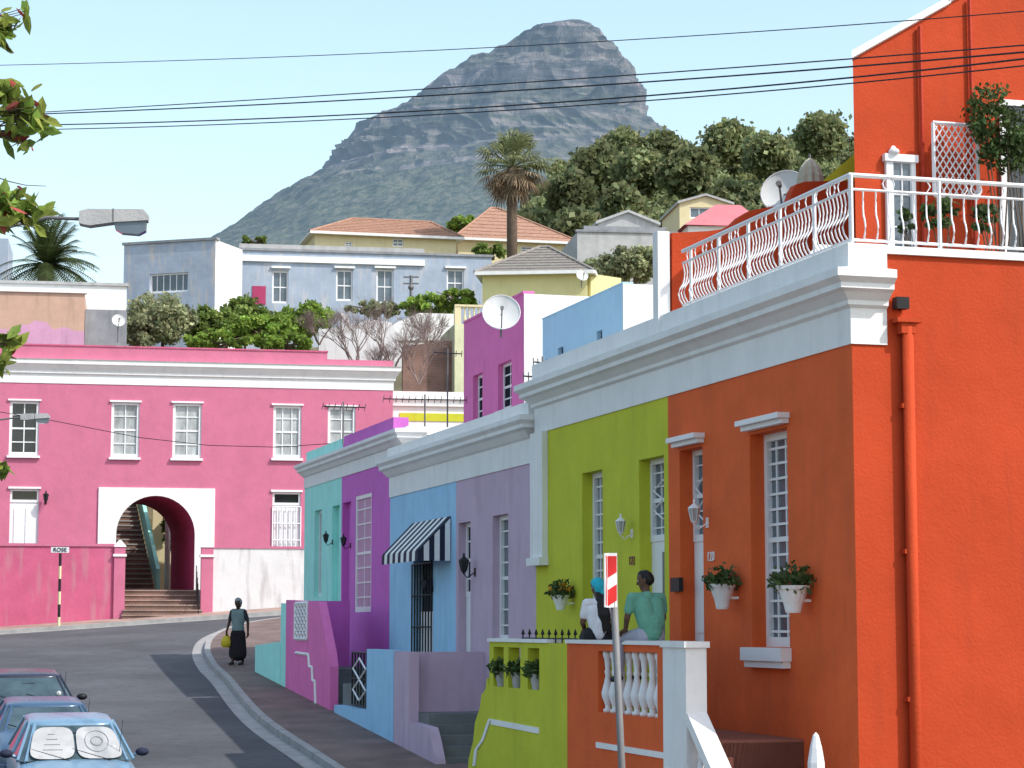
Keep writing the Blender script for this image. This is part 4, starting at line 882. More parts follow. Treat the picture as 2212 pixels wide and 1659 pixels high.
# ---------------- palms
def fan_palm(name,px,pyc,pyb,Y):
    o=Ob(name); c=atY(px,pyc,Y); b=atY(px,pyb,Y); m=o.p('trunk','bark',True)
    m.tube([Vector((c.x,c.y,b.z-6)),Vector((c.x,c.y,(b.z+c.z)/2)),c],.34,12,.27)
    mg=MB(); md=MB()
    def frond(d,L,R,mb):
        side=d.cross(Vector((0,0,1))); side.normalize(); up=side.cross(d).normalized()
        base=c+d*L; mb.tube([c,c+d*L*.5+Vector((0,0,.06)),base],.03,3)
        nb=13
        for k in range(nb):
            an=math.radians(-95+190*k/(nb-1)); dd=(d*math.cos(an)+side*math.sin(an)).normalized(); ln=R*(.7+.3*math.cos(an))
            mid=base+dd*ln*.6+up*.04; tip=base+dd*ln-Vector((0,0,.18*R+.14*random.random())); w=up.cross(dd).normalized()*.05
            mb.poly([base,mid-w,tip,mid+w])
    for i in range(66):
        th=random.uniform(0,2*math.pi); el=math.asin(random.uniform(-.3,1)); d=Vector((math.cos(th)*math.cos(el),math.sin(th)*math.cos(el),math.sin(el)))
        frond(d,random.uniform(1.1,1.75),random.uniform(.85,1.2),mg)
    for i in range(55):
        th=random.uniform(0,2*math.pi); el=-random.uniform(.3,1.35); d=Vector((math.cos(th)*math.cos(el),math.sin(th)*math.cos(el),math.sin(el)))
        frond(d,random.uniform(.8,1.6),random.uniform(.75,1.1),md)
    e=o.done()
    for nm,mb,mt in (('green_fronds',mg,'palm'),('dead_fronds',md,'palmd')):
        ob=mkmesh(nm,mb,M[mt],e); me=ob.data; ca=me.color_attributes.new('tone','FLOAT_COLOR','CORNER')
        cols=[]
        for p in me.polygons: t=random.uniform(.6,1.6); cols+= [t,t,t,1]*p.loop_total
        ca.data.foreach_set('color',cols)
fan_palm('fan_palm_tree',1106,362,555,128)
def date_palm(name,px,py,Y,R):
    o=Ob(name); c=atY(px,py,Y); o.p('trunk','bark').tube([c-Vector((0,0,5)),c],.4,10,.3); mb=MB()
    for i in range(85):
        th=random.uniform(0,2*math.pi); el=random.uniform(-.3,1.45); d=Vector((math.cos(th)*math.cos(el),math.sin(th)*math.cos(el),math.sin(el))); L=R*random.uniform(.85,1.15)
        pts=[c+d*L*t-Vector((0,0,.55*L*t*t*math.cos(el))) for t in [k/12 for k in range(13)]]
        mb.tube(pts,.03,3,.008)
        for k in range(2,13):
            t=(pts[k]-pts[k-1]).normalized(); s=t.cross(Vector((0,0,1))); 
            if s.length<.01: continue
            s.normalize()
            for sg in (1,-1):
                for h in (0,.5):
                    q=pts[k-1].lerp(pts[k],h); tip=q+(s*sg*.9+t*.6).normalized()*.42*R/2.2-Vector((0,0,.1)); w=t*.032; mb.poly([q-w,q+w,tip])
    e=o.done(); ob=mkmesh('fronds',mb,M['palm'],e); me=ob.data; ca=me.color_attributes.new('tone','FLOAT_COLOR','CORNER'); cols=[]
    for p in me.polygons: t=random.uniform(.22,.6); cols+= [t*.8,t,t*.65,1]*p.loop_total
    ca.data.foreach_set('color',cols)
date_palm('date_palm_tree',98,572,92,2.5)
# ---------------- mountain
Lt=[(45,1238),(48,1215),(52,1180),(70,1130),(95,1090),(115,1050),(155,1000),(185,935),(205,905),(235,880),(255,850),(285,765),(300,750),(330,718),(360,702),(388,690),(430,620),(470,560),(525,480),(600,380),(700,200),(900,-200)]
Rt=[(45,1245),(48,1262),(52,1280),(75,1305),(100,1320),(130,1352),(150,1370),(180,1382),(215,1393),(260,1405),(290,1425),(315,1465),(350,1520),(400,1620),(480,1800),(560,2000),(700,2300),(900,2700)]
YM=2000.; m=MB(); NA=720; lv=[45+ (k/300)**1.1*700 for k in range(301)]
kx=YM/4750; fr_=lambda x:x-math.floor(x)
ths=[math.pi+math.pi*k/(NA*.8) if k<NA*.8 else 2*math.pi+math.pi*(k-NA*.8)/(NA*.2) for k in range(NA)]
for j,py in enumerate(lv):
    l=np.interp(py,[a for a,b in Lt],[b for a,b in Lt]); r=np.interp(py,[a for a,b in Rt],[b for a,b in Rt]); c=atY((l+r)/2,py,YM); w=(r-l)/2*kx
    dep=w*.95; z=c.z; rocky=min(max((z-330)/80,0.15),1)
    for t in ths:
        cx,sy_=math.cos(t),math.sin(t); X,Y_=w*cx,w*sy_
        g=noise.fractal(Vector((cx*3,sy_*3,z*.003+7)),1.,2.,5)*.05
        gul=-abs(noise.noise(Vector((X*.022,Y_*.022,z*.0045))))*20*rocky-abs(noise.noise(Vector((X*.06,Y_*.06,z*.012+3))))*10*rocky
        wob=.5*noise.noise(Vector((X*.006,Y_*.006,0)))
        led=(fr_(z/42+wob+X*.0008)-.5)*15*rocky+(fr_(z/15+wob*2)-.5)*6*rocky
        front=max(0,-sy_); amp=.15+.85*min(1,front*1.6)
        rad=1+g*(.3+.7*front)+(gul+led+5)*amp/max(w,40)
        m.v.append((c.x+X*rad, YM+dep*sy_*rad, z+noise.noise(Vector((X*.03,Y_*.03,z*.02)))*3*min(1,j/20)))
for j in range(len(lv)-1):
    for k in range(NA): a=j*NA+k; b=j*NA+(k+1)%NA; m.f.append((a,b,b+NA,a+NA))
m.f.append(tuple(range(NA)))
mm=bpy.data.materials.new('mountain_rock_painted_haze'); mm.use_nodes=True; nt=mm.node_tree; B=nt.nodes['Principled BSDF']; B.inputs['Roughness'].default_value=1; B.inputs['Specular IOR Level'].default_value=0
tc=_n(nt,'ShaderNodeTexCoord')
def noi(sc,vec,det=8,ro=.6):
    mp=_n(nt,'ShaderNodeMapping'); mp.inputs['Scale'].default_value=vec; nt.links.new(tc.outputs['Object'],mp.inputs[0]); n=_n(nt,'ShaderNodeTexNoise'); n.inputs['Scale'].default_value=sc; n.inputs['Detail'].default_value=det; n.inputs['Roughness'].default_value=ro; nt.links.new(mp.outputs[0],n.inputs['Vector']); return n.outputs['Fac']
def ramp(src,stops):
    r=_n(nt,'ShaderNodeValToRGB'); el=r.color_ramp.elements
    while len(el)<len(stops): el.new(.5)
    for e,(p,c) in zip(el,stops): e.position=p; e.color=tuple(c)+(1,)
    nt.links.new(src,r.inputs[0]); return r.outputs[0]
hb=noi(.012,(.2,.2,6)); vb=noi(.04,(1,1,.25)); sp=noi(.12,(1,1,1),6,.7)
rock=ramp(hb,[(.36,(.06,.075,.07)),(.45,(.25,.225,.22)),(.52,(.09,.10,.095)),(.60,(.32,.28,.28)),(.68,(.12,.13,.13))])
vc=ramp(vb,[(.38,(.35,.4,.42)),(.55,(1.1,1.05,1.02)),(.65,(1.5,1.4,1.35))])
mu=_n(nt,'ShaderNodeMix',data_type='RGBA',blend_type='MULTIPLY'); mu.inputs[0].default_value=1; nt.links.new(rock,mu.inputs[6]); nt.links.new(vc,mu.inputs[7])
veg=ramp(sp,[(.42,(.05,.07,.04)),(.6,(.17,.17,.11))])
sx_=_n(nt,'ShaderNodeSeparateXYZ'); nt.links.new(tc.outputs['Object'],sx_.inputs[0])
mr=_n(nt,'ShaderNodeMapRange'); mr.inputs[1].default_value=340; mr.inputs[2].default_value=430; nt.links.new(sx_.outputs[2],mr.inputs[0])
ad=_n(nt,'ShaderNodeMath',operation='MULTIPLY_ADD'); nt.links.new(hb,ad.inputs[0]); ad.inputs[1].default_value=3.; ad.inputs[2].default_value=-1.6
ad2=_n(nt,'ShaderNodeMath',operation='ADD',use_clamp=True); nt.links.new(ad.outputs[0],ad2.inputs[0]); nt.links.new(mr.outputs[0],ad2.inputs[1])
mv=_n(nt,'ShaderNodeMix',data_type='RGBA'); nt.links.new(ad2.outputs[0],mv.inputs[0]); nt.links.new(veg,mv.inputs[6]); nt.links.new(mu.outputs[2],mv.inputs[7]); nt.links.new(mv.outputs[2],B.inputs['Base Color'])
bp=_n(nt,'ShaderNodeBump'); bp.inputs['Strength'].default_value=1.; bp.inputs['Distance'].default_value=12; nt.links.new(vb,bp.inputs['Height']); nt.links.new(bp.outputs[0],B.inputs['Normal'])
# distance haze painted in: bluish glow mixed into the rock surface
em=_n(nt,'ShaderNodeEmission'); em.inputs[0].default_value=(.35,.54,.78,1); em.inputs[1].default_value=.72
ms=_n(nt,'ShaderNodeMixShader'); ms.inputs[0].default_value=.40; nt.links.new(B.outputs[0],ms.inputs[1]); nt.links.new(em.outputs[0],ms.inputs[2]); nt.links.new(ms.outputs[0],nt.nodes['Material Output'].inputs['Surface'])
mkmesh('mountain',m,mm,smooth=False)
# ---------------- wires
def wire(name,pts,Y0,Y1,r):
    xs=[p[0] for p in pts]; ys=[p[1] for p in pts]; co=np.polyfit(xs,ys,2); m=MB(); P=[]
    for k in range(41):
        t=k/40; px=-400+3000*t; P.append(atY(px,float(np.polyval(co,px)),Y0+(Y1-Y0)*t))
    m.tube(P,r,6); mkmesh(name,m,M['black'])
wire('overhead_wire',[(0,141),(1080,101),(1560,74),(2212,24)],40,17,.006)
wire('overhead_cable',[(0,247),(900,195),(1400,158),(2212,98)],40,17,.008)
wire('overhead_cable',[(0,249),(900,210),(1400,175),(2212,113)],40,17,.010)
wire('overhead_cable',[(0,270),(600,258),(1400,204),(2212,128)],40,17,.010)
wire('overhead_cable',[(0,280),(600,268),(1400,214),(2212,143)],40,17,.008)
o=Ob('service_wire'); P=[atY(x,y,Y) for x,y,Y in ((-60,880,60),(110,908,60),(300,945,60),(450,962,60),(600,966,58),(715,958,56))]; o.p('wire','black').tube(P,.010,5); o.done(True)
# ---------------- street lamps
def slamp(name,hx0,hx1,hy0,hy1,Y,arm):
    o=Ob(name); c=atY((hx0+hx1)/2,(hy0+hy1)/2,Y); L=(hx1-hx0)/4750*Y; H=(hy1-hy0)/4750*Y; f_=Fr(c.x,c.y,1,.1)
    m=o.p('housing','lgrey'); zz=c.z
    m.prism([f_.w(a,.12*L,z) for a,z in ((-L*.5,zz+H*.36),(-L*.38,zz+H*.46),(L*.42,zz+H*.48),(L*.5,zz+H*.25),(L*.49,zz+H*.05),(-L*.0,zz-H*.05),(-L*.35,zz-H*.2),(-L*.5,zz-H*.12))],f_.w(0,-.13*L,0)-f_.w(0,.12*L,0))
    o.p('seam','steel').box(f_,-L*.02,L*.0,-.135*L,.125*L,zz-H*.02,zz+H*.485)
    g=o.p('diffuser','glass'); g.prism([f_.w(a,.09*L,z) for a,z in ((0,zz-H*.05),(L*.47,zz+H*.04),(L*.46,zz-H*.35),(L*.36,zz-H*.5),(L*.12,zz-H*.46),(L*.02,zz-H*.3))],f_.w(0,-.1*L,0)-f_.w(0,.09*L,0))
    A=[Vector(atY(x,y,Y)) for x,y in arm]; o.p('arm','steel').tube([f_.w(-L*.5,0,zz+H*.1)]+A,.02 if L<1 else .03,8)
    e=A[-1]; o.p('post','steel').tube([e,Vector((e.x,e.y,gz(e.x,e.y)))],.07,8,.1); o.done()
slamp('street_lamp',172,322,452,508,25,[(100,470),(20,490),(-60,520),(-160,560)])
slamp('street_lamp',45,108,893,915,52,[(20,904),(-40,912),(-120,930)])
# ---------------- near tree at left edge
o=Ob('street_tree'); t=o.p('trunk','bark',True); base=Vector((-3.7,10.4,gz(-3.7,10.4))); t.tube([base,Vector((-3.75,10.3,-1)),Vector((-3.6,10.2,1.5)),Vector((-3.5,10.1,4.2))],.13,10,.05)
P=[];Pr=[]
cl=[(18,45,36,24),(10,75,20,12),(22,215,38,28),(40,240,30,16),(85,262,24,18),(55,300,30,18),(15,270,25,12),(28,440,40,30),(55,465,40,24),(15,480,30,16),(15,745,22,16),(8,790,15,8),(10,1012,14,8),(5,200,16,10),(62,445,30,12)]
for (px,py,rad,n) in cl:
    c=atY(px,py,10.); a=Vector((-3.6,10.2,c.z+random.uniform(-.5,.1))); mid=a.lerp(c,.6)+Vector((0,0,.08)); t.tube([a,mid,c],.012,5,.004)
    for i in range(n):
        q=c+Vector((random.gauss(0,1),random.gauss(0,1),random.gauss(0,1)))*rad/4750*10*.6
        (Pr if random.random()<.12 else P).append(q); 
        if i%2==0: t.tube([mid.lerp(c,random.uniform(.4,1)),q],.004,3,.002)
tw=[atY(x,y,10) for x,y in ((-30,375),(20,392),(55,400),(100,402))]; t.tube(tw,.003,4,.0015)
for k in range(420):
    q=Vector((-3.55+random.gauss(0,.45),10.2+random.gauss(0,.6),random.uniform(.3,4.6)))
    if q.x<-2.75: P.append(q)
e=o.done()
def leaves(nm,P,mt,L,par):
    mb=MB()
    for q in P:
        d=Vector((random.gauss(0,1),random.gauss(0,1),random.gauss(-.6,.8))).normalized(); s=d.cross(Vector((random.gauss(0,1),random.gauss(0,1),random.gauss(0,1)))).normalized(); n=d.cross(s); l=L*random.uniform(.7,1.3); w=l*.2; bnd=n*l*.08
        a=q-d*l*.5; mb.poly([a,q-d*l*.15+s*w,q-bnd]); mb.poly([a,q-bnd,q-d*l*.15-s*w])
        mb.poly([q-d*l*.15+s*w,q+d*l*.2+s*w*.8,q+d*l*.5,q-bnd]); mb.poly([q-d*l*.15-s*w,q-bnd,q+d*l*.5,q+d*l*.2-s*w*.8])
    me=bpy.data.meshes.new(nm); me.from_pydata(mb.v,[],mb.f); me.materials.append(M[mt]); ca=me.color_attributes.new('tone','FLOAT_COLOR','CORNER'); pc=[]
    for i,p in enumerate(me.polygons):
        random.seed(i//4); t=random.uniform(.35,1.3); pc+=[t*random.uniform(.9,1.3),t,t,1]*p.loop_total
    ca.data.foreach_set('color',pc); ob=bpy.data.objects.new(nm,me); bpy.context.collection.objects.link(ob); ob.parent=par
leaves('foliage',P,'leafb',.11,e); leaves('red_shoots',Pr,'pinkleaf',.08,e)
random.seed(11)
# ---------------- cars
def car(name,x,y,col,L=4.0,Wd=1.64,H=1.38,shade=False):
    paint=mat('car_paint',col,rough=.25,var=.03,bump=0,spec=.6,metal=.2)
    o=Ob(name); fr=Fr(x,y,-.28,.96,False)  # a = toward rear, b = lateral
    g0=gz(x,y); sl=.07*.96
    def w(a,b,z): p=fr.w(a,b,0); return Vector((p.x,p.y,g0+z+sl*a))
    h=Wd/2; bd=o.p('body',paint,True)
    st=[(-.0,.60,.42,.62),(.05,.74,.36,.70),(.25,.93,.22,.78),(.7,.99,.2,.84),(1.15,1.,.2,.90),(1.6,1.,.2,.93),(2.6,1.,.2,.94),(3.2,.99,.2,.95),(3.7,.95,.25,.93),(3.93,.85,.35,.86),(4.0,.72,.42,.70)]
    base=len(bd.v); n=28
    for (a,wk,zl,zh) in st:
        a=(a-1.3)*L/4.
        for k in range(n):
            t=2*math.pi*(k+.5)/n; cx,sz=math.cos(t),math.sin(t); ex=.38
            bb=h*wk*math.copysign(abs(cx)**ex,cx); zz=(zl+zh)/2+(zh-zl)/2*math.copysign(abs(sz)**ex,sz)*H/1.38
            if sz>0.6: zz+=.03*(1-abs(cx))
            bd.v.append(tuple(w(a,bb,zz)))
    for i in range(len(st)-1):
        for k in range(n): a=base+i*n+k; b=base+i*n+(k+1)%n; bd.f.append((a,b,b+n,a+n))
    bd.f.append(tuple(range(base,base+n))); bd.f.append(tuple(range(base+(len(st)-1)*n,base+len(st)*n)))
    zb=.90*H/1.38; zt=H-.06; k_=L/4.
    B0=[(-.16*k_,.40),(-.10*k_,.68),( .04,.78),(2.0*k_,.78),(2.3*k_,.68)]; T0=[(.58*k_,.32),(.62*k_,.52),(.74*k_,.58),(1.75*k_,.58),(1.9*k_,.50)]
    def ring(Ls,z): return [w(a,b*h/.82,z) for a,b in Ls]+[w(a,-(b*h/.82),z) for a,b in reversed(Ls)]
    rb=ring(B0,zb); rt=ring(T0,zt); gl=o.p('windows','wglass'); m=len(rb); s=len(gl.v); gl.v+=[tuple(p) for p in rb+rt]
    for i in range(m): j=(i+1)%m; gl.f.append((s+i,s+j,s+m+j,s+m+i))
    rf=o.p('roof',paint,True); ns=len(rf.v)
    layers=[(1.02,-.03),(1.03,.0),(.97,.028),(.85,.045),(.6,.058),(.2,.064)]; cen=sum((p for p in rt),Vector())/m
    for kk,dz in layers:
        for p in rt: q=cen+(p-cen)*kk; rf.v.append((q.x,q.y,q.z+dz))
    for l in range(len(layers)-1):
        for i in range(m): j=(i+1)%m; rf.f.append((ns+l*m+i,ns+l*m+j,ns+(l+1)*m+j,ns+(l+1)*m+i))
    rf.f.append(tuple(ns+5*m+i for i in range(m)))
    pl=o.p('pillars',paint); rub=o.p('seals','black')
    for i in (1,2,3,4,m-2,m-3,m-4,m-5): pl.tube([rb[i],rt[i]],.026,6)
    rub.tube([rb[m-2],rb[m-1],rb[0],rb[1]],.014,5); rub.tube([rt[m-2]+Vector((0,-.02,-.03)),rt[m-1]+Vector((0,-.02,-.03)),rt[0]+Vector((0,-.02,-.03)),rt[1]+Vector((0,-.02,-.03))],.010,5)
    for sg in (1,-1):
        p=w(1.05*k_,sg*h*.955,zb); q=w(1.15*k_,sg*h*.72,zt); pl.tube([p,q],.03,5)
        mi=o.p('mirrors','black' if not shade else 'navy',True); c=w(.22,sg*(h+.10),zb+.08); mi.sphere(c,.095,8,.62); pl.tube([c,w(.25,sg*(h-.05),zb+.02)],.025,5)
        o.p('mirror_glass','steel').tube([c+Vector((.0,.06,.0)),c+Vector((.0,.075,0))],.06,8)
        hl=o.p('headlamps','curt'); hl.tube([w(-1.3*k_+.02,sg*h*.60,.62),w(-1.3*k_+.3,sg*h*.62,.62)],.09,10)
        for a in (-.62*k_,1.85*k_):
            wh=o.p('wheels','tyre',True); wh.tube([w(a,sg*(h-.16),.29),w(a,sg*(h+.005),.29)],.29,20); o.p('hubcaps','steel').tube([w(a,sg*(h-.02),.29),w(a,sg*(h+.015),.29)],.18,14)
    o.p('bumper',paint).hexa([w(-1.36*k_,-h*.9,.32),w(-1.36*k_,h*.9,.32),w(-1.2*k_,h*1.0,.32),w(-1.2*k_,-h*1.0,.32),w(-1.36*k_,-h*.9,.5),w(-1.36*k_,h*.9,.5),w(-1.2*k_,h*1.0,.5),w(-1.2*k_,-h*1.0,.5)])
    o.p('grille','black').hexa([w(-1.33*k_,-.4,.56),w(-1.33*k_,.4,.56),w(-1.2*k_,.4,.56),w(-1.2*k_,-.4,.56),w(-1.32*k_,-.4,.68),w(-1.32*k_,.4,.68),w(-1.2*k_,.4,.68),w(-1.2*k_,-.4,.68)])
    wp=o.p('wipers','black'); 
    for b in (-.1,.45): wp.tube([w(-.17*k_,b,zb+.02),w(.06,b-.5,zb+.15)],.009,4)
    o.p('rear_view_mirror','black').box(fr,.40,.44,-.1,.1,g0+zt-.12,g0+zt-.06)
    o.p('licence_disc','dish').sphere(w(.1,h*.62,zb+.15),.045,8)
    o.p('aerial','black').tube([w(.0,h*.7,zb),w(-.05,h*.75,zb+.55)],.005,4)
    if shade:
        c0,c1=-.14*k_,.58*k_
        def ws(u,b,d=.0): return w(c0+(c1-c0)*u-.024-d,b,zb+(zt-zb)*u+.022+d)
        for sg in (1,-1):
            sh=o.p('sun_shade','lgrey'); P=[]
            for k in range(24):
                t=2*math.pi*k/24; u=.47+.43*math.copysign(abs(math.sin(t))**.5,math.sin(t)); b=sg*.305+.29*math.copysign(abs(math.cos(t))**.5,math.cos(t))
                P.append(ws(u,b*(1.10-.22*u)))
            sh.prism(P,Vector((0,-.002,.003)))
        rg=o.p('shade_print','grey')
        rg.tube([ws(.5+.28*math.sin(2*math.pi*k/20),.29+.16*math.cos(2*math.pi*k/20),.006) for k in range(21)],.006,4)
        rg.tube([ws(.5+.12*math.sin(2*math.pi*k/12),.29+.08*math.cos(2*math.pi*k/12),.006) for k in range(13)],.007,4)
        for k in range(4): rg.tube([ws(.28+.14*k,-.45+.03*k,.006),ws(.28+.14*k,-.18-.03*k,.006)],.006,4)
    o.done()
car('parked_car',-5.95,30.4,(.19,.32,.44),shade=True)
car('parked_car',-7.15,34.3,(.06,.11,.19),H=1.22)
car('parked_car',-8.35,38.4,(.035,.035,.055),H=1.30)
# ---------------- people
SK={}
def pm(n,c,r=.7): 
    if n not in SK: SK[n]=mat(n,c,rough=r,var=.08,scale=12,bump=.05)
    return SK[n]
def hand(pr,wr,d,side,palmn,lab='skin',curl=.5,thumb=1):
    d=d.normalized(); side=side.normalized(); n=palmn.normalized()
    pr.append((lab,wr,.024,wr+d*.05,.026)); 
    for s in (-.024,0,.024): pr.append((lab,wr+d*.02+side*s*.7,.015,wr+d*.085+side*s,.014))
    for i,s in enumerate((-.03,-.01,.011,.031)):
        L=(.062,.074,.07,.054)[i]; a=wr+d*.088+side*s; b=a+(d*math.cos(curl*.6)+n*math.sin(curl*.6))*L*.5; c=b+(d*math.cos(curl*1.6)+n*math.sin(curl*1.6))*L*.5
        pr.append((lab,a,.0095,b,.009)); pr.append((lab,b,.009,c,.0075))
    a=wr+d*.035-side*.03*thumb; b=a+(d*.6-side*.8*thumb).normalized()*.04; c=b+(d*.9-side*.2*thumb+n*.3).normalized()*.03; pr.append((lab,a,.013,b,.011)); pr.append((lab,b,.011,c,.009))
def figure(name,prims,mats,origin,yaw,voxel=.0075,eyes=None,extra=None):
    bm=bmesh.new()
    for (lab,p0,r0,p1,r1) in prims:
        p0=Vector(p0);p1=Vector(p1); 
        for p,r in ((p0,r0),(p1,r1)): bmesh.ops.create_icosphere(bm,subdivisions=2,radius=r,matrix=Matrix.Translation(p))
        d=p1-p0
        if d.length>1e-4: bmesh.ops.create_cone(bm,cap_ends=True,segments=14,radius1=r0,radius2=r1,depth=d.length,matrix=Matrix.Translation((p0+p1)/2)@d.to_track_quat('Z','Y').to_matrix().to_4x4())
    me=bpy.data.meshes.new(name+'_raw'); bm.to_mesh(me); bm.free(); ob=bpy.data.objects.new(name+'_raw',me); bpy.context.collection.objects.link(ob)
    r=ob.modifiers.new('r','REMESH'); r.mode='VOXEL'; r.voxel_size=voxel; s=ob.modifiers.new('s','SMOOTH'); s.iterations=3; s.factor=.5
    dg=bpy.context.evaluated_depsgraph_get(); me2=bpy.data.meshes.new_from_object(ob.evaluated_get(dg)); bpy.data.objects.remove(ob)
    n=len(me2.polygons); C=np.empty(n*3); me2.polygons.foreach_get('center',C); C=C.reshape(-1,3); best=np.full(n,1e9); idx=np.zeros(n,np.int32); labs=list(mats.keys())
    for (lab,p0,r0,p1,r1) in prims:
        a=np.array(p0,float); b=np.array(p1,float); ab=b-a; L2=max(ab@ab,1e-9); t=np.clip(((C-a)@ab)/L2,0,1); D=np.linalg.norm(C-(a+t[:,None]*ab),axis=1)-(r0+(r1-r0)*t)
        k=D<best; best[k]=D[k]; idx[k]=labs.index(lab)
    for l in labs: me2.materials.append(mats[l])
    me2.polygons.foreach_set('material_index',idx); me2.polygons.foreach_set('use_smooth',np.ones(n,bool)); me2.update()
    e=bpy.data.objects.new(name,None); bpy.context.collection.objects.link(e)
    b=bpy.data.objects.new('body',me2); bpy.context.collection.objects.link(b); b.parent=e
    if eyes:
        for nm,mt,rad,pts in (('eye_whites',pm('eye_white',(.6,.6,.58)),.011,eyes),('pupils',pm('pupil',(.02,.015,.01)),.0065,[p+eyes[3]*.008 for p in eyes[:2]])):
            m=MB(); 
            for p in pts[:2]: m.sphere(p,rad,6)
            mkmesh(nm,m,mt,e)
    if extra: extra(e)
    e.matrix_world=Matrix.Translation(origin)@Matrix.Rotation(yaw,4,'Z')
    return e
def V(*a): return Vector(a)
def head(pr,c,yaw,hair='hair',pitch=0,scarf=None):
    Rm=Matrix.Rotation(yaw,3,'Z')@Matrix.Rotation(pitch,3,'X'); q=lambda x,y,z:c+Rm@V(x,y,z)
    P=pr.append
    P(('skin',q(0,0,0),.083,q(0,.012,-.035),.07)); P(('skin',q(0,.02,.035),.078,q(0,-.01,.03),.085)); P(('skin',q(0,.045,-.085),.036,q(0,.03,-.05),.05))
    P(('skin',q(0,.088,.005),.012,q(0,.104,-.028),.014)); P(('skin',q(-.01,.09,-.03),.01,q(.01,.09,-.03),.01))
    P(('lips',q(-.018,.078,-.058),.0085,q(.018,.078,-.058),.0085)); P(('skin',q(-.03,.076,.022),.012,q(.03,.076,.022),.012))
    for s in (1,-1): P(('skin',q(.082*s,-.005,.01),.013,q(.08*s,0,-.025),.012))
    if scarf: P((scarf,q(0,-.012,.035),.093,q(0,-.035,.0),.092)); P((scarf,q(0,-.05,-.03),.07,q(0,-.08,-.07),.05)); P((scarf,q(0,.03,.06),.07,q(0,.0,.06),.075))
    else: P((hair,q(0,-.012,.045),.087,q(0,-.035,.01),.085)); P((hair,q(0,.03,.075),.055,q(0,-.01,.07),.06))
    f_=Rm@V(0,1,0); return [q(.031,.079,.008),q(-.031,.079,.008),V(0,0,0),f_]
def seated(name,px,py,b,yaw,shirt,pants,skinc,female,headyaw,lean=0.):
    a,z=ROW.hit(px,py,b); org=ROW.w(a,b,z); pr=[]; k=.92 if female else 1.02; P=pr.append
    hw=.085*(1.1 if female else 1.)
    for s in (1,-1):
        P(('pants',V(s*hw,.0,.10),.108,V(s*.10,.12,.09),.095)); P(('pants',V(s*.10,.1,.09),.092,V(s*.13,.46,.07),.062)); P(('pants',V(s*.13,.46,.07),.062,V(s*.13,.50,-.30),.05))
        P(('pants',V(s*.13,.50,-.30),.05,V(s*.13,.50,-.38),.045)); P(('shoes',V(s*.13,.49,-.42),.042,V(s*.135,.66,-.44),.038))
    cz=.49*k; wd=1. if female else 1.22
    P(('shirt',V(0,-.01,.15),.125*wd,V(0,-.03,.25),.118*wd)); P(('shirt',V(-.045*wd,-.03,.25),.10*wd,V(-.065*wd,-.01+lean*.4,cz-.05),.105*wd)); P(('shirt',V(.045*wd,-.03,.25),.10*wd,V(.065*wd,-.01+lean*.4,cz-.05),.105*wd))
    sh=.165*k if female else .21; zsh=cz+.055; y0=lean*.6
    P(('shirt',V(-sh*.85,y0-.01,zsh),.06,V(sh*.85,y0-.01,zsh),.06)); P(('shirt',V(0,y0-.01,zsh),.085,V(0,y0,zsh+.03),.06))
    P(('skin',V(0,y0,zsh+.02),.052,V(0,y0+.02,zsh+.12),.048))
    for s in (1,-1):
        S0=V(s*sh,y0,zsh)
        if s==-1: E=V(s*(sh+.05),.03+y0,zsh-.25); Wr=V(s*(sh+.0),.22,.17)
        else: E=V(s*(sh+.06),.05+y0,zsh-.25); Wr=V(s*.16,.26,.17)
        m_=S0.lerp(E,.62); P(('shirt',S0,.062,m_,.060)); P(('skin',m_,.042,E,.038)); P(('skin',E,.038,Wr,.026))
        hand(pr,Wr,V(0,1,-.35),V(1,0,0),V(0,-.2,-1),curl=.5,thumb=s)
    hc=V(0,y0+.03,zsh+.205)
    ey=head(pr,hc,headyaw,scarf='scarf' if female else None,pitch=-.15)
    if female:
        for i in range(5):
            x=-.05+.025*i+.03; P(('hair',hc+V(x*.6,-.07,-.09),.032,V(x+.03,-.125,.36),.030)); P(('hair',V(x+.03,-.125,.36),.030,V(x*.7+.07,-.14,.12+.03*(i%3)),.010))
    mats={'skin':pm(name+'_skin',skinc),'shirt':pm(name+'_shirt',shirt,.9),'pants':pm(name+'_trousers',pants,.9),'shoes':pm('dark_shoes',(.03,.03,.03)),'hair':pm('black_hair',(.012,.010,.010),.5),'lips':pm('lips',(.16,.06,.05)),'scarf':pm('turquoise_scarf',(.03,.42,.52),.9)}
    figure(name,pr,mats,org,yaw,eyes=ey)
seated('seated_woman',1293,1388,1.22,math.radians(6),(.72,.72,.75),(.02,.02,.025),(.14,.07,.045),True,math.radians(40))
seated('seated_man',1404,1390,1.20,math.radians(28),(.13,.34,.25),(.35,.35,.42),(.12,.065,.042),False,math.radians(52),lean=.12)
pr=[];P=pr.append
P(('skirt',V(0,0,.92),.14,V(0,0,.75),.165)); P(('skirt',V(-.05,0,.75),.14,V(-.08,.02,.26),.16)); P(('skirt',V(.05,0,.75),.14,V(.09,-.02,.26),.15)); P(('skirt',V(0,0,.75),.15,V(0,0,.26),.17))
P(('top',V(0,0,.86),.155,V(0,0,1.05),.135)); P(('top',V(-.05,0,1.05),.115,V(-.07,0,1.24),.11)); P(('top',V(.05,0,1.05),.115,V(.07,0,1.24),.11)); P(('top',V(-.14,0,1.31),.06,V(.14,0,1.31),.06)); P(('skin',V(0,0,1.33),.05,V(0,.01,1.42),.048))
for s in (1,-1):
    P(('skin',V(s*.09,.05*s,.25),.045,V(s*.09,.10*s,.08),.035)); P(('shoes',V(s*.09,.08*s,.04),.035,V(s*.10,.24+.06*s-.06,.03),.03))
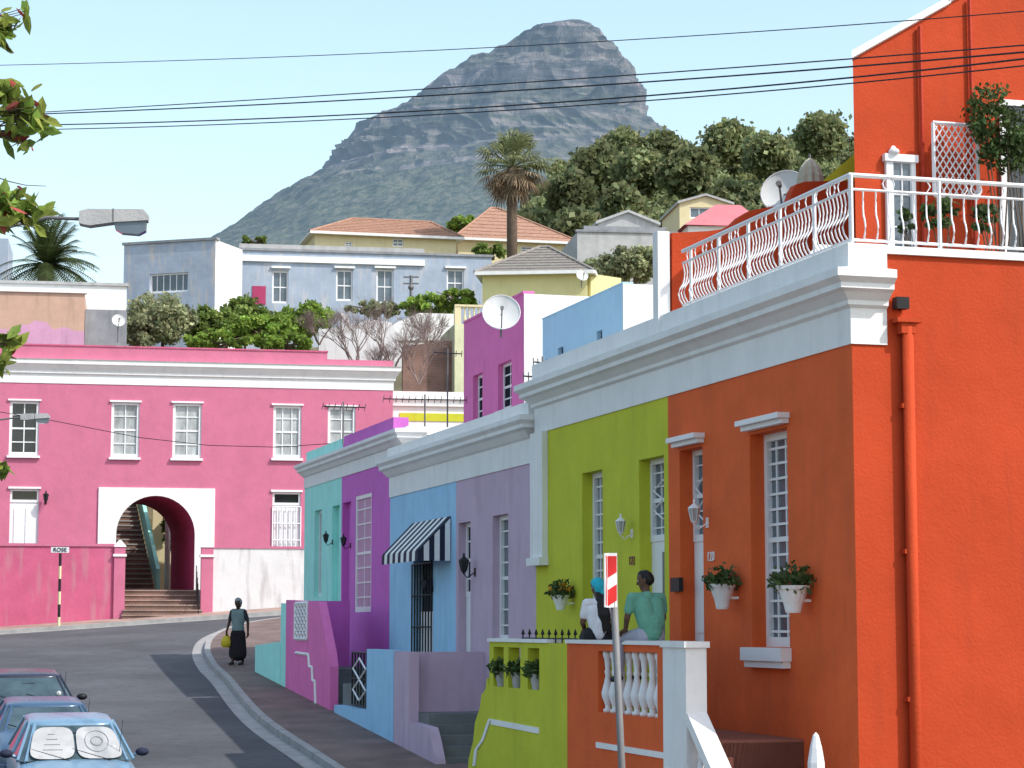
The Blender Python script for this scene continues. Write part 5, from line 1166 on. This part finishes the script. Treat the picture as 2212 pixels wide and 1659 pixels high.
S0=V(.17,0,1.30);E=V(.25,-.02,1.04);Wr=V(.27,.08,.82); P(('sleeve',S0,.055,S0.lerp(E,.7),.055)); P(('skin',S0.lerp(E,.7),.04,E,.036)); P(('skin',E,.036,Wr,.026)); hand(pr,Wr,V(0,.1,-1),V(0,1,0),V(-1,0,0),curl=1.2)
S0=V(-.17,0,1.30);E=V(-.24,-.05,1.04);Wr=V(-.26,-.02,.80); P(('sleeve',S0,.055,S0.lerp(E,.7),.055)); P(('skin',S0.lerp(E,.7),.04,E,.036)); P(('skin',E,.036,Wr,.026)); hand(pr,Wr,V(0,.1,-1),V(0,1,0),V(1,0,0),curl=.5)
ey=head(pr,V(0,.02,1.51),0,scarf='scarf2')
def bag(e):
    m=MB(); m.smooth=True; m.lathe(V(.27,.08,.42),[(.08,0),(.13,.05),(.135,.17),(.08,.27),(.02,.3)],10); m.tube([V(.24,.08,.68),V(.25,.08,.78),V(.27,.08,.76),V(.29,.08,.68)],.008,4); mkmesh('yellow_bag',m,pm('yellow_plastic',(.55,.42,.03)),e)
p=atY(513,1452,54.2); p=Vector((p.x,54.2,gz(p.x,54.2)+.125))
figure('walking_woman',pr,{'skin':pm('ww_skin',(.06,.03,.02)),'top':pm('grey_green_tunic',(.16,.22,.22),.9),'sleeve':pm('dark_sleeve',(.03,.03,.035)),'skirt':pm('black_skirt',(.015,.012,.015),.9),'shoes':pm('dark_shoes',(.03,.03,.03)),'lips':pm('lips',(.16,.06,.05)),'scarf2':pm('grey_scarf',(.25,.27,.28),.9)},p,math.radians(160),eyes=ey,extra=bag)
# ---------------- light
w=bpy.data.worlds.new("World"); bpy.context.scene.world=w; w.use_nodes=True; nt=w.node_tree; bg=nt.nodes['Background']
sk=nt.nodes.new('ShaderNodeTexSky'); sk.sky_type='NISHITA'; sk.sun_disc=False; sk.sun_elevation=math.radians(47); sk.sun_rotation=math.radians(118); sk.air_density=1.3; sk.dust_density=1.8; sk.ozone_density=1.
hs_=nt.nodes.new('ShaderNodeHueSaturation'); hs_.inputs['Saturation'].default_value=.92; hs_.inputs['Value'].default_value=1.72; hs_.inputs['Hue'].default_value=.488
nt.links.new(sk.outputs[0],hs_.inputs['Color']); nt.links.new(hs_.outputs[0],bg.inputs[0]); bg.inputs[1].default_value=.15
sl=bpy.data.lights.new('sun','SUN'); sl.energy=4.1; sl.angle=math.radians(.5); sl.color=(1,.955,.89); so=bpy.data.objects.new('sun',sl); bpy.context.collection.objects.link(so)
e_=math.radians(47); dv=Vector((-.88*math.cos(e_),.47*math.cos(e_),-math.sin(e_))); so.rotation_euler=dv.to_track_quat('-Z','Y').to_euler()
cam=bpy.data.cameras.new('camera'); co=bpy.data.objects.new('camera',cam); bpy.context.collection.objects.link(co); cam.sensor_width=36; cam.lens=36*F/2212; cam.clip_end=20000; cam.clip_start=.5
co.location=(0,0,0); co.rotation_euler=(math.pi/2+TH,0,0); bpy.context.scene.camera=co
vs=bpy.context.scene.view_settings; vs.view_transform='Standard'; vs.look='None'; vs.exposure=0; vs.gamma=1
